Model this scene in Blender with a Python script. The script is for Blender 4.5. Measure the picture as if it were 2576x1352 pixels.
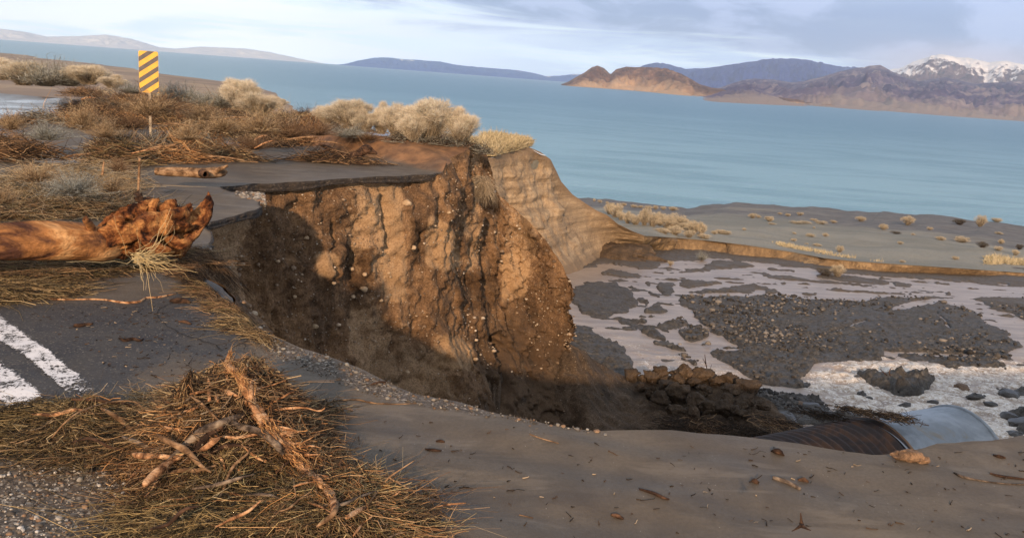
import bpy, math, random
import numpy as np
from mathutils import Matrix, Vector
from mathutils.geometry import delaunay_2d_cdt
random.seed(7); RNG = np.random.default_rng(7)
for o in list(bpy.data.objects): bpy.data.objects.remove(o)
SC = bpy.context.scene
COL = SC.collection
rad = math.radians

# ------------------------------------------------------------------ camera
F = 820.; CX = 512.; CY = 268.5; PHI = rad(4.29); PIT = math.atan(191.6/820); H = 1.6
fw = np.array([0, math.cos(PIT), -math.sin(PIT)]); r0 = np.array([1., 0, 0]); u0 = np.array([0, math.sin(PIT), math.cos(PIT)])
UU = u0*math.cos(PHI)-r0*math.sin(PHI); RR = r0*math.cos(PHI)+u0*math.sin(PHI)
cd = bpy.data.cameras.new("camera"); cam = bpy.data.objects.new("camera", cd); COL.objects.link(cam)
cd.sensor_width = 36; cd.lens = 36*F/1024; cd.clip_start = .05; cd.clip_end = 60000
M = Matrix.Identity(4)
for i in range(3): M[i][0] = RR[i]; M[i][1] = UU[i]; M[i][2] = -fw[i]
M[2][3] = H
cam.matrix_world = M
SC.camera = cam

# ------------------------------------------------------------------ light, sky, exposure
SUN_AZ = 183.; SUN_EL = 19.5          # the sun stands low behind the camera, a little to its left
sl = bpy.data.lights.new("sun", 'SUN'); sl.energy = 4.3; sl.angle = rad(1.2); sl.color = (1, .68, .42)
so = bpy.data.objects.new("sun", sl); COL.objects.link(so)
sd = Vector((math.sin(rad(SUN_AZ))*math.cos(rad(SUN_EL)), math.cos(rad(SUN_AZ))*math.cos(rad(SUN_EL)), math.sin(rad(SUN_EL))))
so.rotation_euler = sd.to_track_quat('Z', 'Y').to_euler()
SC.view_settings.view_transform = 'Standard'; SC.view_settings.look = 'None'
SC.cycles.volume_bounces = 3; SC.view_settings.exposure = .1; SC.view_settings.gamma = 1; SC.view_settings.use_curve_mapping = False

W = bpy.data.worlds.new("World"); SC.world = W; W.use_nodes = True
def N(nt, t, **k):
    n = nt.nodes.new(t)
    for a, b in k.items():
        if a == 'inp':
            for i, v in b.items(): n.inputs[i].default_value = v
        else: setattr(n, a, b)
    return n
def math_(nt, op, a, b=None, clamp=False):
    n = nt.nodes.new('ShaderNodeMath'); n.operation = op; n.use_clamp = clamp
    for i, v in enumerate((a, b)):
        if v is None: continue
        if isinstance(v, (int, float)): n.inputs[i].default_value = v
        else: nt.links.new(v, n.inputs[i])
    return n.outputs[0]
def mixc(nt, fac, a, b, mode='MIX'):
    n = nt.nodes.new('ShaderNodeMix'); n.data_type = 'RGBA'; n.blend_type = mode
    for i, v in ((0, fac), (6, a), (7, b)):
        if isinstance(v, (int, float)): n.inputs[i].default_value = v
        elif isinstance(v, tuple): n.inputs[i].default_value = (*v[:3], 1)
        else: nt.links.new(v, n.inputs[i])
    return n.outputs[2]
def maprange(nt, v, a, b, c=0., d=1., smooth=True):
    n = nt.nodes.new('ShaderNodeMapRange'); n.interpolation_type = 'SMOOTHSTEP' if smooth else 'LINEAR'
    nt.links.new(v, n.inputs[0])
    for i, x in enumerate((a, b, c, d)): n.inputs[i+1].default_value = x
    return n.outputs[0]
nt = W.node_tree; nt.nodes.clear()
wo = N(nt, 'ShaderNodeOutputWorld'); bg = N(nt, 'ShaderNodeBackground', inp={1: .125}); nt.links.new(bg.outputs[0], wo.inputs[0])
sky = N(nt, 'ShaderNodeTexSky', sky_type='NISHITA'); sky.sun_disc = False; sky.sun_elevation = rad(SUN_EL); sky.sun_rotation = rad(SUN_AZ)
tc = N(nt, 'ShaderNodeTexCoord'); sp = N(nt, 'ShaderNodeSeparateXYZ'); nt.links.new(tc.outputs['Generated'], sp.inputs[0])
X, Y, Z = sp.outputs
az = math_(nt, 'MULTIPLY', math_(nt, 'ARCTAN2', X, Y), 57.3)
el = math_(nt, 'MULTIPLY', math_(nt, 'ARCSINE', Z), 57.3)
def sky_noise(sx, sz, scale, det=6, rough=.55, dist=0., off=0.):
    cb = N(nt, 'ShaderNodeCombineXYZ')
    nt.links.new(math_(nt, 'MULTIPLY', az, sx), cb.inputs[0]); nt.links.new(math_(nt, 'MULTIPLY', el, sz), cb.inputs[1]); cb.inputs[2].default_value = off
    n = N(nt, 'ShaderNodeTexNoise', inp={'Scale': scale, 'Detail': det, 'Roughness': rough, 'Distortion': dist}); nt.links.new(cb.outputs[0], n.inputs[0])
    return n.outputs[0]
n1 = sky_noise(.06, .7, 1., 8, .58, .6); n2 = sky_noise(.10, .9, 1., 6, .55, .3, 5.); n3 = sky_noise(.16, .35, 1., 6, .55, .5, 9.)
# pale bright layer: white in the north-west (left), blue-grey to the right
base = mixc(nt, maprange(nt, az, -24., 12.), (14.5, 14.8, 15.2), (6.6, 8.4, 11.2))
base = mixc(nt, maprange(nt, n2, .42, .66), base, (10.6, 12.2, 13.2))
lefttop = math_(nt, 'MULTIPLY', maprange(nt, el, 2.5, 6.5), maprange(nt, n3, .35, .6))
base = mixc(nt, math_(nt, 'MULTIPLY', lefttop, .75), base, (6.6, 7.8, 9.4))
# dark stratus deck whose lower edge sinks towards the right
edge = math_(nt, 'SUBTRACT', el, math_(nt, 'SUBTRACT', 3.2, math_(nt, 'MULTIPLY', az, .085)))
edge = math_(nt, 'ADD', edge, math_(nt, 'MULTIPLY', math_(nt, 'SUBTRACT', n1, .5), 9.))
deck = maprange(nt, edge, -.9, 1.6)
deckc = mixc(nt, maprange(nt, n3, .42, .58), (2.3, 3.3, 5.6), (4.2, 5.2, 7.9))
deckc = mixc(nt, maprange(nt, el, 5., 9.), deckc, (5.2, 6.5, 9.6))
col = mixc(nt, math_(nt, 'MULTIPLY', deck, maprange(nt, az, -24., -8., .15, .93)), base, deckc)
# rose shower veil low over the eastern range
rose = math_(nt, 'MULTIPLY', maprange(nt, az, 19., 27.), maprange(nt, el, 4.6, 2.0))
col = mixc(nt, math_(nt, 'MULTIPLY', rose, .85), col, (8.0, 6.2, 6.5))
high = maprange(nt, el, 9., 30.)
hc = mixc(nt, .55, sky.outputs[0], (6.6, 6.6, 6.9))
col = mixc(nt, high, col, hc)
back = maprange(nt, Y, .3, -.3)
col = mixc(nt, back, col, mixc(nt, .5, sky.outputs[0], (6.6, 6.4, 6.4)))
nt.links.new(col, bg.inputs[0])

# ------------------------------------------------------------------ pixel / world helpers (pixels of a 2576 wide print)
S = 1024/2576
def ray(u, v): return fw+RR*((u*S-CX)/F)+UU*((CY-v*S)/F)
def gz(u, v, z=0.):
    d = ray(u, v); t = (z-H)/d[2]; p = d*t; return np.array([p[0], p[1], z])
def gd(u, v, r):
    d = ray(u, v); p = d*r/math.hypot(d[0], d[1]); return np.array([p[0], p[1], p[2]+H])
def gp(u, v, a=-4., b=-.085, c=.0102):        # on the plane z = a + b*y + c*x
    d = ray(u, v); t = (a-H)/(d[2]-b*d[1]-c*d[0]); p = d*t; return np.array([p[0], p[1], p[2]+H])
def proj(P):
    q = P-np.array([0, 0, H]); z = q@fw
    return (CX+F*(q@RR)/z)/S, (CY-F*(q@UU)/z)/S
def zbed(x, y): return -4.-.085*y+.0102*x

def hsh(ix, iy, iz, s):
    h = (ix.astype(np.int64)*73856093) ^ (iy.astype(np.int64)*19349663) ^ (iz.astype(np.int64)*83492791) ^ (s*2654435)
    h = (h ^ (h >> 13))*1274126177 & 0x7fffffff
    h = (h ^ (h >> 11))*668265263 & 0x7fffffff
    return (h ^ (h >> 15) & 0x7fffffff).astype(float)/0x7fffffff
def vnoise(P, s=0):
    P = np.asarray(P, float); i = np.floor(P); f = P-i; f = f*f*(3-2*f); i = i.astype(np.int64)
    r = 0
    for dx in (0, 1):
        wx = f[:, 0] if dx else 1-f[:, 0]
        for dy in (0, 1):
            wy = f[:, 1] if dy else 1-f[:, 1]
            for dz in (0, 1):
                wz = f[:, 2] if dz else 1-f[:, 2]
                r = r+wx*wy*wz*hsh(i[:, 0]+dx, i[:, 1]+dy, i[:, 2]+dz, s)
    return r*2-1
def fbm(P, sc=1., o=4, s=0, g=.5):
    P = np.asarray(P, float)*sc; a = 1.; r = 0; t = 0
    for k in range(o): r = r+a*vnoise(P+k*17.3, s+k); t += a; a *= g; P = P*2.03
    return r/t
def inpoly(x, y, poly):
    c = np.zeros(len(x), bool); n = len(poly)
    for i in range(n):
        x1, y1 = poly[i][:2]; x2, y2 = poly[(i+1) % n][:2]
        if y1 == y2: continue
        c ^= ((y1 > y) != (y2 > y)) & (x < (x2-x1)*(y-y1)/(y2-y1)+x1)
    return c
def dist_poly(x, y, poly, closed=True):
    d = np.full(len(x), 1e9); n = len(poly)
    for i in range(n if closed else n-1):
        ax, ay = poly[i][:2]; bx, by = poly[(i+1) % n][:2]; L = (bx-ax)**2+(by-ay)**2+1e-12
        t = np.clip(((x-ax)*(bx-ax)+(y-ay)*(by-ay))/L, 0, 1)
        d = np.minimum(d, np.hypot(x-ax-t*(bx-ax), y-ay-t*(by-ay)))
    return d
def sst(a, b, x):
    t = np.clip((x-a)/(b-a), 0, 1); return t*t*(3-2*t)
def resample(P, step):
    P = np.asarray(P, float); L = np.r_[0, np.cumsum(np.linalg.norm(np.diff(P, axis=0), axis=1))]
    n = max(2, int(L[-1]/step)+1); t = np.linspace(0, L[-1], n)
    return np.stack([np.interp(t, L, P[:, k]) for k in range(P.shape[1])], 1)

# ------------------------------------------------------------------ mesh helpers
def mesh(name, V, Fq, smooth=False, attrs=None):
    """V (n,3); Fq: array (m,3|4) or a list of such arrays"""
    V = np.asarray(V, np.float32)
    Fs = [np.asarray(f, np.int32) for f in (Fq if isinstance(Fq, list) else [Fq]) if len(f)]
    me = bpy.data.meshes.new(name); me.vertices.add(len(V)); me.vertices.foreach_set('co', V.ravel())
    nl = sum(f.size for f in Fs); nf = sum(len(f) for f in Fs)
    me.loops.add(nl); me.polygons.add(nf)
    me.loops.foreach_set('vertex_index', np.concatenate([f.ravel() for f in Fs]))
    tot = np.concatenate([np.full(len(f), f.shape[1], np.int32) for f in Fs])
    me.polygons.foreach_set('loop_start', np.r_[0, np.cumsum(tot)[:-1]].astype(np.int32))
    me.polygons.foreach_set('loop_total', tot)
    me.polygons.foreach_set('use_smooth', np.full(nf, smooth))
    me.update(calc_edges=True)
    for k, a in (attrs or {}).items():
        a = np.asarray(a, np.float32)
        if a.ndim == 1:
            at = me.attributes.new(k, 'FLOAT', 'POINT'); at.data.foreach_set('value', a)
        else:
            at = me.attributes.new(k, 'FLOAT_COLOR', 'POINT'); at.data.foreach_set('color', np.c_[a[:, :3], np.ones(len(a))].astype(np.float32).ravel())
    me.validate()
    return me
def obj(name, me, mat, parent=None, label=None, cat=None, group=None, kind=None, loc=None):
    o = bpy.data.objects.new(name, me); COL.objects.link(o)
    if me is not None and mat is not None and not me.materials: me.materials.append(mat)
    if parent is not None: o.parent = parent
    if label: o['label'] = label
    if cat: o['category'] = cat
    if group: o['group'] = group
    if kind: o['kind'] = kind
    if loc is not None: o.location = loc
    return o
def empty(name, loc, label, cat, group=None, rz=0, sc=1):
    o = bpy.data.objects.new(name, None); COL.objects.link(o); o.location = loc; o.rotation_euler = (0, 0, rz); o.scale = (sc,)*3
    o.empty_display_size = .1
    o['label'] = label; o['category'] = cat
    if group: o['group'] = group
    return o
def grid_faces(nu, nv, flip=False):
    a = (np.arange(nu-1)[:, None]*nv+np.arange(nv-1)[None]).ravel()
    q = np.stack([a, a+nv, a+nv+1, a+1], 1)
    return q[:, ::-1] if flip else q
def tubes(C, R, sides=3, caps=False):
    """C (n,k,3) centre lines, R (n,k) radii"""
    C = np.asarray(C, float); n, k, _ = C.shape; R = np.asarray(R, float)
    T = np.gradient(C, axis=1); T /= np.linalg.norm(T, axis=2, keepdims=True)+1e-9
    ref = np.where(np.abs(T[:, :1, 2:3]) > .8, np.array([[[1., 0, 0]]]), np.array([[[0, 0, 1.]]]))
    ref = np.broadcast_to(ref, C.shape)
    A = np.cross(T, ref); A /= np.linalg.norm(A, axis=2, keepdims=True)+1e-9
    B = np.cross(T, A)
    th = np.arange(sides)/sides*2*math.pi
    V = C[:, :, None]+R[:, :, None, None]*(A[:, :, None]*np.cos(th)[None, None, :, None]+B[:, :, None]*np.sin(th)[None, None, :, None])
    idx = np.arange(n*k*sides).reshape(n, k, sides)
    nx = np.roll(idx, -1, axis=2)
    Fq = np.stack([idx[:, :-1], nx[:, :-1], nx[:, 1:], idx[:, 1:]], -1).reshape(-1, 4)
    Fs = [Fq]
    if caps:
        for c in (0, -1):
            e = idx[:, c]
            Fs.append(e[:, ::-1] if c == 0 else e) if sides <= 4 else None
            if sides > 4:
                tri = np.stack([np.repeat(e[:, :1], sides-2, 1), e[:, 1:-1], e[:, 2:]], -1).reshape(-1, 3)
                Fs.append(tri if c else tri[:, ::-1])
    return V.reshape(-1, 3), Fs
def join(parts):
    """parts: list of (V, [F..], tint rows or None)"""
    Vs, Fs, Ts, o = [], {}, [], 0
    for V, F_, t in parts:
        Vs.append(V)
        for f in (F_ if isinstance(F_, list) else [F_]):
            if len(f): Fs.setdefault(f.shape[1], []).append(f+o)
        if t is not None: Ts.append(np.broadcast_to(t, (len(V), 3)))
        o += len(V)
    return np.concatenate(Vs), [np.concatenate(f) for f in Fs.values()], (np.concatenate(Ts) if Ts else None)
def strands(P0, D, L, r, k=6, curl=.5, droop=0., rng=RNG, taper=.35, wig=.08):
    """curved thin strands: starts P0 (n,3), directions D, lengths L, radii r"""
    n = len(P0); D = D/np.linalg.norm(D, axis=1, keepdims=True)
    ax = rng.normal(size=(n, 3)); ax -= (ax*D).sum(1, keepdims=True)*D; ax /= np.linalg.norm(ax, axis=1, keepdims=True)
    t = np.linspace(0, 1, k)[None, :, None]; c = (rng.normal(size=n)*curl)[:, None, None]
    C = P0[:, None]+D[:, None]*L[:, None, None]*t+ax[:, None]*L[:, None, None]*c*t*t
    C = C+rng.normal(size=(n, k, 3))*L[:, None, None]*wig*np.minimum(1, t*3)
    C[:, :, 2] -= (droop*L[:, None]*(t[..., 0]**2))
    R = r[:, None]*(1-(1-taper)*t[..., 0])
    return C, R
def pick(colors, n, rng=RNG, var=.2):
    c = np.asarray(colors)[rng.integers(len(colors), size=n)]
    return np.clip(c*(1+rng.normal(size=(n, 1))*var), .004, .9)
def strand_part(C, R, tint, sides=3):
    V, Fs = tubes(C, R, sides); return V, Fs, np.repeat(tint, C.shape[1]*sides, axis=0)

# ------------------------------------------------------------------ materials
def newmat(name):
    m = bpy.data.materials.new(name); m.use_nodes = True; n = m.node_tree; n.nodes.clear()
    out = N(n, 'ShaderNodeOutputMaterial'); b = N(n, 'ShaderNodeBsdfPrincipled'); n.links.new(b.outputs[0], out.inputs[0])
    return m, n, b
def coord(n, scale=(1, 1, 1), kind='Object'):
    t = N(n, 'ShaderNodeTexCoord'); mp = N(n, 'ShaderNodeMapping'); mp.inputs['Scale'].default_value = scale
    n.links.new(t.outputs[kind], mp.inputs[0]); return mp.outputs[0]
def noise(n, co, scale, det=5, rough=.55, dist=0.):
    t = N(n, 'ShaderNodeTexNoise', inp={'Scale': scale, 'Detail': det, 'Roughness': rough, 'Distortion': dist}); n.links.new(co, t.inputs[0]); return t.outputs[0]
def voro(n, co, scale, feat='F1', out=0, rnd=1.):
    t = N(n, 'ShaderNodeTexVoronoi', feature=feat, inp={'Scale': scale, 'Randomness': rnd}); n.links.new(co, t.inputs[0]); return t.outputs[out]
def ramp(n, f, stops):
    r = N(n, 'ShaderNodeValToRGB'); e = r.color_ramp.elements
    while len(e) < len(stops): e.new(.5)
    for i, (p, c) in enumerate(stops): e[i].position = p; e[i].color = (*c, 1)
    n.links.new(f, r.inputs[0]); return r.outputs[0]
def attr(n, name, out='Fac'):
    a = N(n, 'ShaderNodeAttribute', attribute_name=name); return a.outputs[out]
def bump(n, b, h, strength, dist):
    x = N(n, 'ShaderNodeBump', inp={'Strength': strength, 'Distance': dist}); n.links.new(h, x.inputs['Height']); n.links.new(x.outputs[0], b.inputs['Normal']); return x
def put(n, b, sock, v):
    if isinstance(v, (int, float)): b.inputs[sock].default_value = v
    elif isinstance(v, tuple): b.inputs[sock].default_value = (*v, 1)
    else: n.links.new(v, b.inputs[sock])

def mat_tint(name, rough=.8, bmp=0):
    m, n, b = newmat(name); c = attr(n, 'tint', 'Color')
    ns = noise(n, coord(n), 40, 3)
    put(n, b, 'Base Color', mixc(n, maprange(n, ns, .3, .7, 0, 1), mixc(n, 1., c, (.72, .7, .68), 'MULTIPLY'), c)); put(n, b, 'Roughness', rough)
    b.inputs['Specular IOR Level'].default_value = .25
    return m
M_STRAW = mat_tint('straw'); M_TWIG = mat_tint('twig_bark', .85); M_FOL = mat_tint('brush_foliage', .9)

def mat_wood(name, dark, mid, light, scale=1., stretch=(1, 1, 1), bs=.5, bd=.01, w=(.38, .5, .62)):
    m, n, b = newmat(name); co = coord(n, stretch)
    a = noise(n, co, 9*scale, 7, .62, .6); g = noise(n, coord(n, tuple(s*q for s, q in zip(stretch, (.35, 1, 1)))), 60*scale, 4, .6)
    c = ramp(n, a, [(w[0], dark), (w[1], mid), (w[2], light)])
    c = mixc(n, maprange(n, g, .35, .65, 0, .55), c, mixc(n, 1., c, (.45, .4, .36), 'MULTIPLY'))
    put(n, b, 'Base Color', c); put(n, b, 'Roughness', .88); b.inputs['Specular IOR Level'].default_value = .15
    bump(n, b, math_(n, 'ADD', math_(n, 'MULTIPLY', a, 1.5), math_(n, 'MULTIPLY', g, .5)), bs, bd)
    return m
M_LOG = mat_wood('log_wood', (.085, .04, .028), (.38, .18, .07), (.64, .38, .18), .55, (.16, 1, 1), .9, .03)
M_SPLIT = mat_wood('split_root_wood', (.09, .045, .025), (.42, .22, .11), (.68, .44, .26), 2.2, (1, 1, 1), .9, .008, (.38, .5, .6))
M_GREYWOOD = mat_wood('weathered_wood', (.03, .024, .02), (.13, .10, .08), (.30, .24, .18), 1.5, (1, 1, 1), .7, .006)
M_DARKWOOD = mat_wood('wet_dark_wood', (.018, .012, .01), (.06, .035, .024), (.14, .08, .05), 1.5, (1, 1, 1), .7, .006)
M_TANWOOD = mat_wood('tan_wood', (.10, .06, .035), (.26, .16, .09), (.42, .28, .17), 1.5, (1, 1, 1), .6, .005)

MUD_A, MUD_B = (.092, .074, .055), (.145, .120, .091)
def mat_ground(name, road=False):
    m, n, b = newmat(name); co = coord(n)
    big = noise(n, co, .8, 5, .55, .4); mid = noise(n, co, 4, 6, .6, .3); fine = noise(n, co, 60, 4, .65); gr = noise(n, co, 260, 2, .7)
    mud = mixc(n, maprange(n, math_(n, 'ADD', math_(n, 'MULTIPLY', big, .6), math_(n, 'MULTIPLY', mid, .4)), .38, .62), MUD_A, MUD_B)
    mud = mixc(n, maprange(n, fine, .35, .7, 0, .35), mud, (.07, .058, .048))
    fs_ = noise(n, coord(n, (.5, 2.2, 1)), 2.4, 6, .6, .6); mud = mixc(n, maprange(n, fs_, .52, .66, 0, .6), mud, (.07, .055, .042)); mud = mixc(n, maprange(n, fs_, .44, .34, 0, .5), mud, (.19, .16, .125))
    # scattered specks: tiny pale grit and dark bits
    sv = voro(n, co, 34); mud = mixc(n, math_(n, 'MULTIPLY', maprange(n, sv, .10, .06), maprange(n, mid, .5, .62)), mud, (.32, .29, .25))
    wet = attr(n, 'wet'); asp = attr(n, 'asphalt'); grav = attr(n, 'gravel')
    # asphalt: dark blue-grey binder with aggregate
    av = voro(n, co, 120, out=1); ag = N(n, 'ShaderNodeSeparateColor'); n.links.new(av, ag.inputs[0])
    ac = ramp(n, ag.outputs[0], [(.0, (.026, .027, .032)), (.72, (.045, .046, .052)), (.95, (.085, .08, .075)), (1., (.2, .18, .15))])
    ac = mixc(n, maprange(n, mid, .35, .7, 0, .6), ac, (.07, .065, .06))
    am = maprange(n, math_(n, 'ADD', asp, math_(n, 'MULTIPLY', math_(n, 'SUBTRACT', math_(n, 'ADD', math_(n, 'MULTIPLY', mid, .6), math_(n, 'MULTIPLY', fine, .4)), .5), 1.3)), .38, .62)
    c = mixc(n, am, mud, ac)
    # brown soil / gravel stretches
    gv = voro(n, co, 85, out=1); gg = N(n, 'ShaderNodeSeparateColor'); n.links.new(gv, gg.inputs[0])
    gc = ramp(n, gg.outputs[0], [(.0, (.05, .038, .028)), (.55, (.10, .078, .058)), (.85, (.17, .14, .11)), (1., (.4, .36, .3))])
    c = mixc(n, maprange(n, math_(n, 'ADD', grav, math_(n, 'MULTIPLY', math_(n, 'SUBTRACT', mid, .5), .8)), .35, .65), c, gc)
    c = mixc(n, math_(n, 'MULTIPLY', attr(n, 'soil'), .95), c, mixc(n, maprange(n, mid, .35, .65), (.13, .07, .038), (.27, .145, .07)))
    c = mixc(n, math_(n, 'MULTIPLY', wet, .55), c, (.06, .05, .045))
    put(n, b, 'Base Color', c)
    rg = math_(n, 'ADD', maprange(n, big, .35, .65, .48, .68), math_(n, 'MULTIPLY', fine, .12))
    wm = maprange(n, math_(n, 'ADD', wet, math_(n, 'MULTIPLY', math_(n, 'SUBTRACT', mid, .5), .9)), .45, .6)
    rg = math_(n, 'SUBTRACT', rg, math_(n, 'MULTIPLY', wm, .36), True); put(n, b, 'Roughness', rg)
    b.inputs['Specular IOR Level'].default_value = .35
    hh = math_(n, 'ADD', math_(n, 'MULTIPLY', fine, .35), math_(n, 'ADD', math_(n, 'MULTIPLY', gr, .25), math_(n, 'MULTIPLY', mid, .8)))
    hh = math_(n, 'ADD', hh, math_(n, 'MULTIPLY', math_(n, 'MULTIPLY', gg.outputs[0], grav), 1.2))
    hh = math_(n, 'MULTIPLY', hh, math_(n, 'SUBTRACT', 1., math_(n, 'MULTIPLY', wm, .93)))
    bump(n, b, hh, .55, .012)
    return m
M_GROUND = mat_ground('flood_mud')

def mat_soil(name, cols, pebble=1., tan_blocks=True, bd=.05, strata=False):
    m, n, b = newmat(name); co = coord(n)
    cols_ = cols
    cv = coord(n, (1, 1, .22))
    a = noise(n, cv, 1.7, 6, .6, .3); bb = noise(n, co, 6, 6, .65, .3); f = noise(n, co, 38, 5, .7); z = noise(n, coord(n, (1, 1, .12)), 14, 5, .65)
    mixv = math_(n, 'ADD', math_(n, 'MULTIPLY', a, .5), math_(n, 'ADD', math_(n, 'MULTIPLY', bb, .3), math_(n, 'MULTIPLY', z, .2)))
    c = ramp(n, mixv, [(.36, cols[0]), (.46, cols[1]), (.55, cols[2]), (.66, cols[3])])
    if strata:
        st = coord(n, (.12, .12, 1.6)); s1 = noise(n, st, 1.6, 7, .6, .25)
        c = mixc(n, maprange(n, s1, .42, .6, 0, .75), c, cols[4]); c = mixc(n, maprange(n, s1, .36, .30, 0, .6), c, cols[5])
    if tan_blocks:
        tb = voro(n, coord(n, (1, 1, .45)), .95, 'SMOOTH_F1', 1); tg = N(n, 'ShaderNodeSeparateColor'); n.links.new(tb, tg.inputs[0])
        c = mixc(n, math_(n, 'MULTIPLY', maprange(n, math_(n, 'ADD', tg.outputs[0], math_(n, 'MULTIPLY', math_(n, 'SUBTRACT', bb, .5), .5)), .66, .74), .7), c, cols[3])
    c = mixc(n, maprange(n, f, .42, .62, 0, .75), c, mixc(n, 1., c, (.38, .34, .30), 'MULTIPLY'))
    f2 = noise(n, co, 90, 3, .7); c = mixc(n, maprange(n, f2, .55, .68, 0, .6), c, mixc(n, 1., c, (1.7, 1.65, 1.55), 'MULTIPLY'))
    if pebble:
        pv = voro(n, co, 22); pr = voro(n, co, 22, out=1); pg = N(n, 'ShaderNodeSeparateColor'); n.links.new(pr, pg.inputs[0])
        pm = math_(n, 'MULTIPLY', maprange(n, pv, .30, .24), maprange(n, pg.outputs[1], .80, .84))
        pcol = ramp(n, pg.outputs[0], [(0, (.16, .12, .09)), (.5, (.34, .27, .2)), (1, (.5, .42, .33))])
        c = mixc(n, math_(n, 'MULTIPLY', pm, pebble), c, pcol)
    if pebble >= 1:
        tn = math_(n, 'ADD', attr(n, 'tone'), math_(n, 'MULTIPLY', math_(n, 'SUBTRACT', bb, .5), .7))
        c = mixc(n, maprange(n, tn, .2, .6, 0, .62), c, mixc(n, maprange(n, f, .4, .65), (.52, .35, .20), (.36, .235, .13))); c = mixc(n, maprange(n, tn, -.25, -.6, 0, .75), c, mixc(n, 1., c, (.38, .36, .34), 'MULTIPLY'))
    low = attr(n, 'darken'); c = mixc(n, math_(n, 'MULTIPLY', low, .8), c, cols[0])  # mixes towards the darkest of the soil colours
    put(n, b, 'Base Color', c); put(n, b, 'Roughness', .92); b.inputs['Specular IOR Level'].default_value = .2
    hh = math_(n, 'ADD', math_(n, 'MULTIPLY', bb, .7), math_(n, 'ADD', math_(n, 'MULTIPLY', f, .45), math_(n, 'MULTIPLY', z, .4)))
    if pebble: hh = math_(n, 'ADD', hh, math_(n, 'MULTIPLY', pm, .5))
    bump(n, b, hh, .9, bd)
    return m
M_CLIFF = mat_soil('brown_cliff_soil', [(.07, .048, .032), (.155, .095, .055), (.27, .165, .09), (.44, .30, .18)])
M_TAN = mat_soil('tan_silt', [(.24, .17, .11), (.42, .31, .20), (.53, .40, .26), (.62, .48, .33), (.25, .19, .13), (.66, .49, .32)], 0, False, .06, True)
M_BANK = mat_soil('bank_silt', [(.12, .09, .06), (.20, .14, .085), (.30, .21, .12), (.42, .30, .17)], 0, True, .06)
M_CLOD = mat_soil('clod_soil', [(.045, .034, .025), (.085, .062, .043), (.13, .092, .062), (.19, .14, .095)], .4, False, .04)

# ------------------------------------------------------------------ plateau (ground), its washed-out bay and cliffs
RIM = []        # the plateau's edge, from the right shoulder round the bay and out along the lake side
def rp(u, v, z=0.): RIM.append(gz(u, v, z))
RIM.append(np.array([22., 7.5, 0])); RIM.append(np.array([9., 4.9, 0])); RIM.append(np.array([4.6, 4.15, 0]))
for p in [(2575, 1097), (2520, 1103), (2440, 1105), (2350, 1112), (2280, 1128), (2200, 1140), (2060, 1122), (1900, 1106), (1690, 1086), (1590, 1080), (1500, 1073), (1380, 1057),
          (1250, 1032), (1180, 1010), (1050, 990), (940, 945), (830, 905), (760, 880), (690, 852), (640, 815), (600, 775), (560, 725), (515, 690), (509, 648), (548, 607), (530, 585), (520, 562),
          (600, 540), (665, 515), (640, 495), (600, 482), (550, 469), (650, 462), (750, 456), (900, 448), (990, 442), (1050, 437), (1115, 433)]: rp(*p)
n_slab0, n_slab1 = len(RIM)-12, len(RIM)
RIM += [np.array([-1.2, 14.6, .05]), gd(1190, 366, 15.5), gd(1225, 388, 16.4)]
n_front = len(RIM)
RIM += [np.array([-1.3, 18.0, .1]), np.array([-4, 19.6, .15]), np.array([-7.5, 21.2, 0.1]), np.array([-12, 22.8, .1]), np.array([-18, 24.5, .1]), np.array([-60, 32, .2])]
RIM = np.array(RIM)
def rough_line(P, step, amp, sc, s=0, z=False):
    Q = resample(P, step); T = np.gradient(Q, axis=0); T[:, 2] = 0; T /= np.linalg.norm(T, axis=1, keepdims=True)+1e-9
    Nn = np.stack([T[:, 1], -T[:, 0], 0*T[:, 0]], 1)
    r = np.hypot(Q[:, 0], Q[:, 1])
    k = fbm(Q, sc, 4, s)*amp*np.clip(r/9, .45, 1.6)
    k[0] = k[-1] = 0
    return Q+Nn*k[:, None]
rimf = rough_line(RIM[2:n_front], .055, .10, 2.4, 3)
rimb = rough_line(RIM[n_front-1:], .6, .5, .5, 5)[1:]
rim = np.concatenate([RIM[:2], rimf, rimb])
outer = np.array([[-60, -30, .3], [22, -30, .2]])
loop = np.concatenate([rim, outer])
# keep the ordering: closed polygon rim -> back left -> behind camera -> right
def px_poly(pts, z=0.): return [tuple(gz(u, v, z)[:2]) for u, v in pts]
def signed_mask(x, y, poly, soft):
    d = dist_poly(x, y, poly); return np.where(inpoly(x, y, poly), np.clip(.5+d/soft/2, 0, 1), np.clip(.5-d/soft/2, 0, 1))
P_ASPH = px_poly([(-420, 770), (-60, 768), (120, 765), (300, 765), (440, 740), (495, 715), (560, 695), (620, 765), (660, 850), (560, 905), (430, 905), (360, 960), (300, 990), (250, 1010), (60, 1130), (-60, 1500), (-900, 1500)])
P_GRAV = px_poly([(60, 1150), (250, 1120), (420, 1200), (470, 1400), (560, 1800), (-800, 1800), (-250, 1250)])
P_WETS = [px_poly(q) for q in ([(-60, 236), (140, 240), (150, 262), (130, 300), (-60, 312)], [(-40, 362), (90, 380), (270, 398), (280, 408), (90, 404), (-40, 385)],
          [(500, 352), (600, 350), (640, 366), (590, 382), (510, 376)], [(-30, 320), (60, 318), (40, 335), (-30, 338)], [(370, 308), (470, 312), (460, 332), (370, 326)],
          [(900, 358), (1010, 366), (960, 378), (900, 372)], [(150, 440), (330, 445), (380, 480), (200, 500)])]
P_LOW = px_poly([(430, 560), (520, 563), (560, 610), (505, 650), (400, 640)])
BERM = np.array([gz(850, 382)[:2], gz(1120, 430)[:2]]); BN = np.array([-(BERM[1]-BERM[0])[1], (BERM[1]-BERM[0])[0]]); BN /= np.linalg.norm(BN)
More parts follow.
